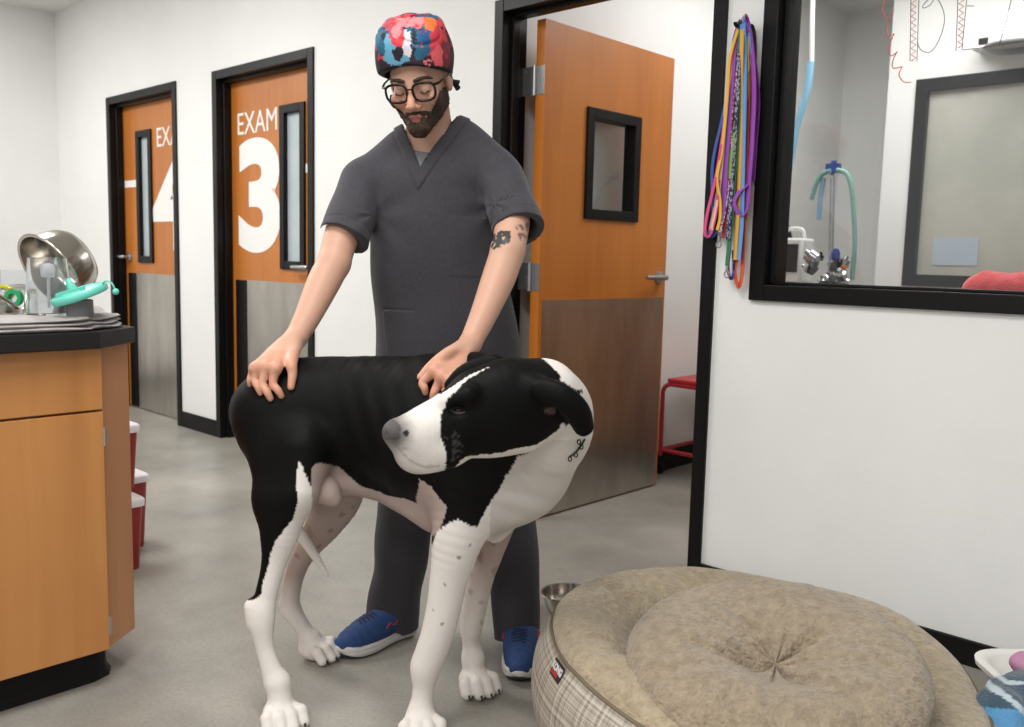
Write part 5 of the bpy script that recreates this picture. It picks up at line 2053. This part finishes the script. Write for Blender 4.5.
def shoe_meshes():
    """heel at the origin, toe along +x, 0.30 long"""
    up = Sdf(0.02)
    up.chain([((.045, 0, .075), .040), ((.10, 0, .066), .042), ((.17, .002, .054), .043), ((.235, .004, .042), .036), ((.268, .004, .036), .026)], 0.02)
    up.chain([((.040, 0, .085), .036), ((.075, 0, .10), .036)], 0.02)
    up.cone((.05, 0, .095), (.075, 0, .16), .028, .036, 0.008, 's')
    up.cut(lambda P: .030 - P[:, 2] + np.clip(.1 - P[:, 0], 0, 1) * 0.12, 0.003)
    up.cut(lambda P: P[:, 2] - (.105 + np.clip(.05 - P[:, 0], 0, 1) * .3), 0.006)
    up.disp = lambda P: 0.0006 * np.sin(P[:, 0] * 260) * (P[:, 0] > .2)
    so = Sdf(0.015)
    so.chain([((.032, 0, .032), .040), ((.10, -.002, .026), .038), ((.19, .004, .024), .046), ((.245, .005, .026), .040), ((.275, .004, .030), .022)], 0.01)
    so.cut(lambda P: P[:, 2] - (.036 + .012 * np.clip((.09 - P[:, 0]) / .09, 0, 1) + .010 * np.clip((P[:, 0] - .24) / .05, 0, 1)), 0.006)
    so.cut(lambda P: .0065 + .018 * np.clip((P[:, 0] - .22) / .07, 0, 1) ** 2 - P[:, 2], 0.004)
    so.disp = lambda P: 0.0015 * np.exp(-((P[:, 2] - .026) / .003) ** 2)
    td = Sdf(0.01)
    td.chain([((.032, 0, .032), .036), ((.10, -.002, .026), .034), ((.19, .004, .024), .043), ((.245, .005, .026), .037), ((.268, .004, .030), .024)], 0.01)
    td.cut(lambda P: P[:, 2] - (.0075 + .018 * np.clip((P[:, 0] - .22) / .07, 0, 1) ** 2), 0.002)
    td.cut(lambda P: .0005 + .018 * np.clip((P[:, 0] - .22) / .07, 0, 1) ** 2 - P[:, 2], 0.002)
    out = []
    for f_, nm in ((up, 'shoe_upper'), (so, 'sole'), (td, 'tread')):
        V, F = nets(f_, (-.03, -.08, -.02), (.33, .08, .15), 0.0028, 3)
        out.append((nm, V, F))
    return out


SHOE = shoe_meshes()


def shoe(heel, toe, label):
    heel, toe = np.array(heel), np.array(toe)
    d_ = toe - heel
    d_[2] = 0
    L = np.linalg.norm(d_)
    d_ /= L
    mt = basis((heel[0], heel[1], 0), d_, (-d_[1], d_[0], 0), (0, 0, 1)) @ Matrix.Diagonal((L / 0.297, 1.16, 1, 1))
    up = None
    for nm, V, F in SHOE:
        me = pymesh(nm, V, F)
        me.transform(mt)
        o = link(nm if nm != 'shoe_upper' else 'shoe', me, {'shoe_upper': M['shoe_blue'], 'sole': M['shoe_sole'], 'tread': M['shoe_tread']}[nm], proot if up is None else up, 180)
        if up is None:
            up = o
            o['label'] = label
    # laces and side trim
    b = B()
    for k in range(5):
        x = .152 + k * .013
        z = float(np.interp(x, [.10, .17, .235], [.1085, .0975, .0785]))
        tube(b, [mt @ Vector(p) for p in ((x - .004, -.027, z - .014), (x, -.012, z - .0005), (x + .006, .012, z - .0005), (x + .004, .027, z - .014))], 0.0030, 6)
        if k < 4:
            z2 = float(np.interp(x + .014, [.10, .17, .235], [.1085, .0975, .0785]))
            tube(b, [mt @ Vector(p) for p in ((x + .004, .020, z - .007), (x + .012, 0, z2 + .002), (x + .017, -.020, z2 - .008))], 0.0028, 6)
    build('laces', b, M['lace'], up, 60)
    b = B()
    for s_ in (-1, 1):
        b = B()
        tube(b, [mt @ Vector(p) for p in ((.095, .0400 * s_, .078), (.115, .0425 * s_, .068), (.128, .0410 * s_, .077), (.145, .0430 * s_, .066))], 0.0030, 6)
        build('side_stripe', b, M['shoe_red'], up, 60)


shoe(onZ(412, 632), onZ(334, 660), 'blue running shoe with white sole, toe pointing left')
shoe(RF(0.05, 2.545), onZ(517, 687), 'blue running shoe with white sole, toe pointing at the viewer')
# ------------------------------------------------------------------ round dog bed and its cushion
def plush_mat(name, c1, c2, sc=45):
    m = mat(name, c1, 0.95, col2=c2, scale=(sc, sc, sc), detail=6, spec=0.1, sheen=0.35, bump=1.0, bscale=(95, 95, 95), bdist=0.011)
    return m


M['plush'] = plush_mat('tan_plush', srgb(160, 144, 118), srgb(184, 168, 142))
M['plush2'] = plush_mat('taupe_plush', srgb(146, 131, 110), srgb(170, 154, 132))


def plaid_mat():
    m, nt, b = newmat('woven_plaid')
    N, L = nt.nodes, nt.links
    uv = N.new('ShaderNodeUVMap')
    sp = N.new('ShaderNodeSeparateXYZ')
    L.new(uv.outputs[0], sp.inputs[0])
    tot = None
    for ax, sc, amp in (('X', 1.0, .5), ('Y', 1.0, .5), ('X', 3.7, .32), ('Y', 3.7, .32)):
        w_ = N.new('ShaderNodeTexNoise')
        w_.noise_dimensions = '1D'
        w_.inputs['Scale'].default_value = 105 * sc
        w_.inputs['Detail'].default_value = 2
        L.new(sp.outputs[ax], w_.inputs['W'])
        k = N.new('ShaderNodeMath')
        k.operation = 'MULTIPLY'
        k.inputs[1].default_value = amp
        L.new(w_.outputs['Fac'], k.inputs[0])
        if tot is None:
            tot = k
        else:
            s_ = N.new('ShaderNodeMath')
            L.new(tot.outputs[0], s_.inputs[0])
            L.new(k.outputs[0], s_.inputs[1])
            tot = s_
    r = N.new('ShaderNodeValToRGB')
    r.color_ramp.elements[0].position = 0.60
    r.color_ramp.elements[0].color = (*srgb(122, 113, 102), 1)
    r.color_ramp.elements[1].position = 0.98
    r.color_ramp.elements[1].color = (*srgb(196, 188, 176), 1)
    e = r.color_ramp.elements.new(0.78)
    e.color = (*srgb(160, 150, 138), 1)
    L.new(tot.outputs[0], r.inputs[0])
    L.new(r.outputs[0], b.inputs['Base Color'])
    b.inputs['Roughness'].default_value = 0.9
    b.inputs['Specular IOR Level'].default_value = 0.15
    bp = N.new('ShaderNodeBump')
    bp.inputs['Strength'].default_value = 0.4
    bp.inputs['Distance'].default_value = 0.003
    L.new(tot.outputs[0], bp.inputs['Height'])
    L.new(bp.outputs[0], b.inputs['Normal'])
    return m


BC = RF(0.595, 1.99)
bed = empty('dog_bed', (BC[0], BC[1], 0), 'large round tan plush dog bed with woven plaid sides on the concrete floor', 'dog bed')


def polar(name, prof, m, parent, disp=None, n=220, sub=6, center=BC, R3=None, uv=False):
    """surface of revolution with a displacement; prof = (radius, height) pairs"""
    pr = np.array(spline([(a, c, 0) for a, c in prof], sub))[:, :2]
    th = np.linspace(0, 2 * pi, n, endpoint=False)
    r = pr[:, 0][:, None] * np.ones(n)
    z = pr[:, 1][:, None] * np.ones(n)
    if disp is not None:
        r, z = disp(r, z, th[None] * np.ones_like(r))
    X = np.stack([r * np.cos(th), r * np.sin(th), z], -1).reshape(-1, 3)
    if R3 is not None:
        X = X @ R3.T
    V = X + np.array([center[0], center[1], center[2]])
    k = len(pr)
    i, j = np.meshgrid(np.arange(k - 1), np.arange(n), indexing='ij')
    F = np.stack([i * n + j, i * n + (j + 1) % n, (i + 1) * n + (j + 1) % n, (i + 1) * n + j], -1).reshape(-1, 4)
    me = pymesh(name, V, F)
    if uv:
        l = me.uv_layers.new(name='UVMap')
        arc = np.concatenate([[0], np.cumsum(np.linalg.norm(np.diff(pr, axis=0), axis=1))])
        lv = np.zeros(len(me.loops), np.int32)
        me.loops.foreach_get('vertex_index', lv)
        U = (lv % n) / n * 2 * pi * 0.55
        Vv = arc[lv // n]
        lp = np.arange(len(lv)) // 4
        first = U.reshape(-1, 4)
        wrap = (first.max(1) - first.min(1)) > 1
        first[wrap] = np.where(first[wrap] < 1, first[wrap] + 2 * pi * 0.55, first[wrap])
        l.data.foreach_set('uv', np.stack([first.ravel(), Vv], 1).astype(np.float32).ravel())
    return link(name, me, m, parent, 180)


def wob(th, a, b_, c):
    return a * np.sin(2 * th + 0.6) + b_ * np.sin(5 * th + 2) + c * np.sin(9 * th + 1)


def bed_disp(r, z, th):
    x, y = r * np.cos(th), r * np.sin(th)
    P = np.stack([x, y, z], -1).reshape(-1, 3)
    n1, n2, n3 = [nz(P, s, k).reshape(r.shape) for s, k in ((9, 1), (24, 2), (60, 5))]
    up = np.clip(z / 0.28, 0, 1)
    # lean: the rim stands higher at the far left
    z = z * (1 + 0.04 * np.sin(th - 1.9)) + up * (0.008 * n1)
    z = z * (1 - 0.26 * up * np.clip(np.cos(th - (YAW - 1.15)), 0, 1))
    z = z * (1 - 0.12 * up * np.clip(np.cos(th - (YAW + 0.75)), 0, 1) ** 1.5)
    r = r * (1 - 0.05 * np.clip(np.cos(th - YAW), 0, 1) ** 1.5)
    # gathers running over the bolster
    g = np.clip((z - 0.24) / 0.04, 0, 1)
    fold = np.maximum(0, np.sin(11 * th + 2.2 * n1)) ** 3 * np.maximum(0, np.sin(3.1 * th + 1)) + np.maximum(0, np.sin(17 * th + 2 + 2 * n1)) ** 4 * 0.6
    z = z - g * 0.016 * fold * np.clip((0.47 - r) / 0.12, 0, 1) + g * 0.0035 * n2 + g * 0.0018 * n3
    r = r + 0.006 * n1 * up + wob(th, .004, .003, .002)
    return r, z


SIDE = [(0.0, 0.002), (0.46, 0.002), (0.486, 0.012), (0.516, 0.06), (0.529, 0.125), (0.519, 0.20), (0.486, 0.255)]
TOPP = [(0.486, 0.255), (0.474, 0.279), (0.445, 0.292), (0.40, 0.294), (0.345, 0.272), (0.30, 0.235), (0.275, 0.175), (0.22, 0.13), (0.1, 0.12), (0.0, 0.12)]
polar('side_panel', SIDE, plaid_mat(), bed, bed_disp, uv=True)
polar('plush_bolster', TOPP, M['plush'], bed, bed_disp, n=320, sub=10)
pip = [(0.487 + 0.004 * cos(a), 0.256 + 0.004 * sin(a)) for a in np.linspace(0, 2 * pi, 9)]
polar('piping', pip, mat('tan_piping', srgb(112, 100, 82), 0.8), bed, bed_disp, sub=1)


def bed_point(th, r, z):
    rr, zz = bed_disp(np.array([[r]]), np.array([[z]]), np.array([[th]]))
    return np.array([BC[0] + rr[0, 0] * cos(th), BC[1] + rr[0, 0] * sin(th), zz[0, 0]])


# sewn brand tag on the plaid side
def side_at(px_, py_):
    best = None
    for th in np.linspace(0, 2 * pi, 720, endpoint=False):
        for r, z in ((.529, .125), (.528, .145), (.525, .165), (.522, .185), (.519, .20), (.51, .22), (.50, .235)):
            p = bed_point(th, r, z)
            if np.dot(p[:2] - BC[:2], CO[:2] - BC[:2]) < -0.1: continue
            x, y = pix(p[None])
            e = (x[0] - px_) ** 2 + (y[0] - py_) ** 2
            if best is None or e < best[0]: best = (e, th, r, z, p)
    return best


_, tth, tr0, tz0, tp = side_at(558, 671)
nrm = np.array([cos(tth), sin(tth), 0.42])
nrm /= np.linalg.norm(nrm)
tu = np.array([-sin(tth), cos(tth), 0.0])
tv = np.cross(nrm, tu)
mt = basis(tp + nrm * 0.003, tu, tv, nrm)
b = B()
box(b, (-.029, -.0185, -.002), (.029, .0185, .001), mt)
tg = build('tag', b, mat('dark_tag_cloth', srgb(44, 36, 36), 0.8), bed, bevel=0.0008)
me = text_mesh('KONG', 0.021, mt @ Matrix.Translation((0.0, 0.005, 0.0015)), 0.0004, 0.0012, 0.95)
link('tag_lettering', me, mat('white_thread', srgb(214, 208, 206), 0.8), tg)
b = B()
box(b, (-.024, -.013, .001), (.012, -.005, .0018), mt)
build('tag_band', b, mat('red_thread', srgb(170, 44, 48), 0.8), tg)

# loose cushion thrown into the bed
CC = RF(0.565, 1.80, 0.288)
cz = UP * cos(radians(11)) - FW * sin(radians(11))
cz = cz * cos(radians(3)) - RT * sin(radians(3))
cx_ = RT - cz * (RT @ cz)
cx_ /= np.linalg.norm(cx_)
CR = np.stack([cx_, np.cross(cz, cx_), cz], 1)


def cush_disp(r, z, th):
    x, y = r * np.cos(th), r * np.sin(th)
    P = np.stack([x, y, z], -1).reshape(-1, 3)
    n1, n2, n3 = [nz(P, s, k).reshape(r.shape) for s, k in ((8, 3), (26, 6), (70, 2))]
    topw = (z > 0).astype(float) * np.clip((0.32 - r) / 0.04, 0, 1)
    # tufted centre with folds running out of it
    cr = np.hypot(x + 0.02, y + 0.02)
    z = z - topw * 0.052 * np.exp(-(cr / 0.085) ** 2)
    f1 = np.maximum(0, np.sin(4 * th + 1.6 * n1 + 0.8)) ** 4
    f2 = np.maximum(0, np.sin(9 * th + 2.0 * n1)) ** 3
    z = z - topw * (0.020 * f1 * np.exp(-((cr - 0.08) / 0.08) ** 2) + 0.009 * f2 * np.exp(-(cr / 0.16) ** 2))
    e = np.clip((r - 0.20) / 0.1, 0, 1)
    z = z - topw * e * 0.007 * np.maximum(0, np.sin(23 * th + 3 * n1)) ** 2
    z = z + topw * (0.013 * n1 + 0.006 * n2 + 0.0025 * n3)
    r = r * (1 + 0.012 * np.sin(3 * th) + 0.010 * n1)
    return r, z


CUP = [(0.0, -0.045), (0.17, -0.048), (0.25, -0.036), (0.295, -0.012), (0.305, 0.002), (0.300, 0.020), (0.275, 0.048), (0.225, 0.066), (0.155, 0.068), (0.09, 0.062), (0.04, 0.058), (0.0, 0.056)]
cu = polar('plush_cushion', CUP, M['plush2'], None, cush_disp, n=320, sub=10, center=CC, R3=CR)
tag(cu, 'round tufted taupe plush cushion lying tilted inside the tan dog bed', 'cushion')

# steel bowl on the floor behind the bed
q = onZ(568, 612, 0.0)
o = build('steel_bowl', bowl_bm(0.085, 0.065), M['bowl'], None, 50)
o.location = (q[0], q[1], 0.0)
tag(o, 'steel feeding bowl on the floor half hidden behind the dog bed', 'bowl')

# white tub with a fleece blanket at the lower right
TC = RF(1.445, 2.0)
tb = empty('plastic_tub', (TC[0], TC[1], 0), 'white plastic tub with rounded corners on the floor at the right of the dog bed', 'tub')
b = B()


def rrect(hx, hy, cr, z, n=6):
    out = []
    for i, (u, v) in enumerate(((1, 1), (-1, 1), (-1, -1), (1, -1))):
        for k in range(n + 1):
            a = pi / 2 * (i + k / n)
            p = np.array([u * (hx - cr) + cr * cos(a), v * (hy - cr) + cr * sin(a)])
            w_ = TC + RT * p[0] + FW * p[1]
            out.append(b.verts.new((w_[0], w_[1], z)))
    return out


rings = [rrect(.20, .16, .05, 0), rrect(.215, .175, .055, .01), rrect(.245, .205, .07, .135), rrect(.262, .222, .08, .142), rrect(.266, .226, .082, .138), rrect(.268, .228, .083, .15), rrect(.258, .218, .08, .156), rrect(.238, .198, .068, .148), rrect(.21, .17, .052, .016), rrect(.1, .08, .03, .012)]
for r0, r1 in zip(rings[:-1], rings[1:]):
    m_ = len(r0)
    for i in range(m_):
        b.faces.new((r0[i], r0[(i + 1) % m_], r1[(i + 1) % m_], r1[i]))
b.faces.new(rings[0][::-1]); b.faces.new(rings[-1])
build('basin', b, mat('white_tub_plastic', srgb(236, 234, 228), 0.45), tb, 60)

bk = Sdf(0.03)
for x, y, f_, r in ((1000, 706, 1.82, .05), (1014, 696, 1.88, .055), (1032, 704, 1.86, .07), (1010, 724, 1.82, .055), (1040, 720, 1.86, .08), (1026, 688, 1.93, .045), (1050, 690, 1.96, .06), (1066, 706, 1.92, .07), (1020, 745, 1.80, .06), (1050, 745, 1.82, .07)):
    bk.ell(Q(x, y, f_), (r, r, r * 0.8))
bk.cone(Q(1005, 735, 1.80), RF(1.10, 1.75, 0.03), .05, .045, 0.03)
bk.cone(Q(1045, 735, 1.80), RF(1.24, 1.75, 0.03), .06, .05, 0.03)
bk.cut(lambda P: 0.002 - P[:, 2])
bk.disp = lambda P: 0.007 * np.sin(60 * (P @ RT) - 40 * P[:, 2] + 2 * nz(P, 10)) * 0.5 + 0.005 * nz(P, 36) + 0.0015 * nz(P, 130, 3)


def bkcol(P):
    x, y = pix(P)
    x, y = x + 0.8 * nz(P, 90, 1), y + 0.8 * nz(P, 90, 3)
    c = np.tile(np.array(srgb(66, 88, 106)), (len(P), 1))
    c *= (1 + 0.18 * nz(P, 60, 2))[:, None]
    lb = inpoly(x, y, [(960, 706), (1000, 708), (1024, 712), (1080, 730), (1080, 800), (960, 800)])
    c[lb] = np.array(srgb(96, 158, 206))
    st = inpoly(x, y, [(982, 681), (988, 680), (1003, 690), (1030, 712), (1060, 730), (1060, 738), (1024, 714), (1000, 695), (984, 686)]) | inpoly(x, y, [(986, 673), (1000, 674), (1008, 680), (1030, 682), (1030, 685), (1006, 684), (998, 678), (986, 676)])
    c[st] = np.array(srgb(196, 212, 220))
    return c


q = RF(1.22, 1.86)
o = sdf_obj('fleece_blanket', bk, (q[0] - .4, q[1] - .4, -.01), (q[0] + .4, q[1] + .4, .4), 0.005, mat('blue_fleece', (0.1, 0.15, 0.2), 0.95, attr='Col', sheen=0.3, bump=0.5, bscale=(170, 170, 170)), None, bkcol)
tag(o, 'slate and light blue fleece blanket with a white stripe spilling over the white tub', 'blanket')
f = Sdf(0.02)
for x, y, f_, r in ((1026, 664, 2.0, .026), (1036, 668, 2.0, .04)):
    f.ell(Q(x, y, f_), (r * 1.3, r, r * 0.75))
f.disp = lambda P: 0.006 * nz(P, 55)
q = Q(1028, 662, 2.06)
o = sdf_obj('pink_cloth', f, q - .12, q + .12, 0.005, mat('pink_cloth', srgb(196, 142, 172), 0.9), None)
tag(o, 'pink cloth peeking out above the blue blanket at the photo edge', 'cloth')
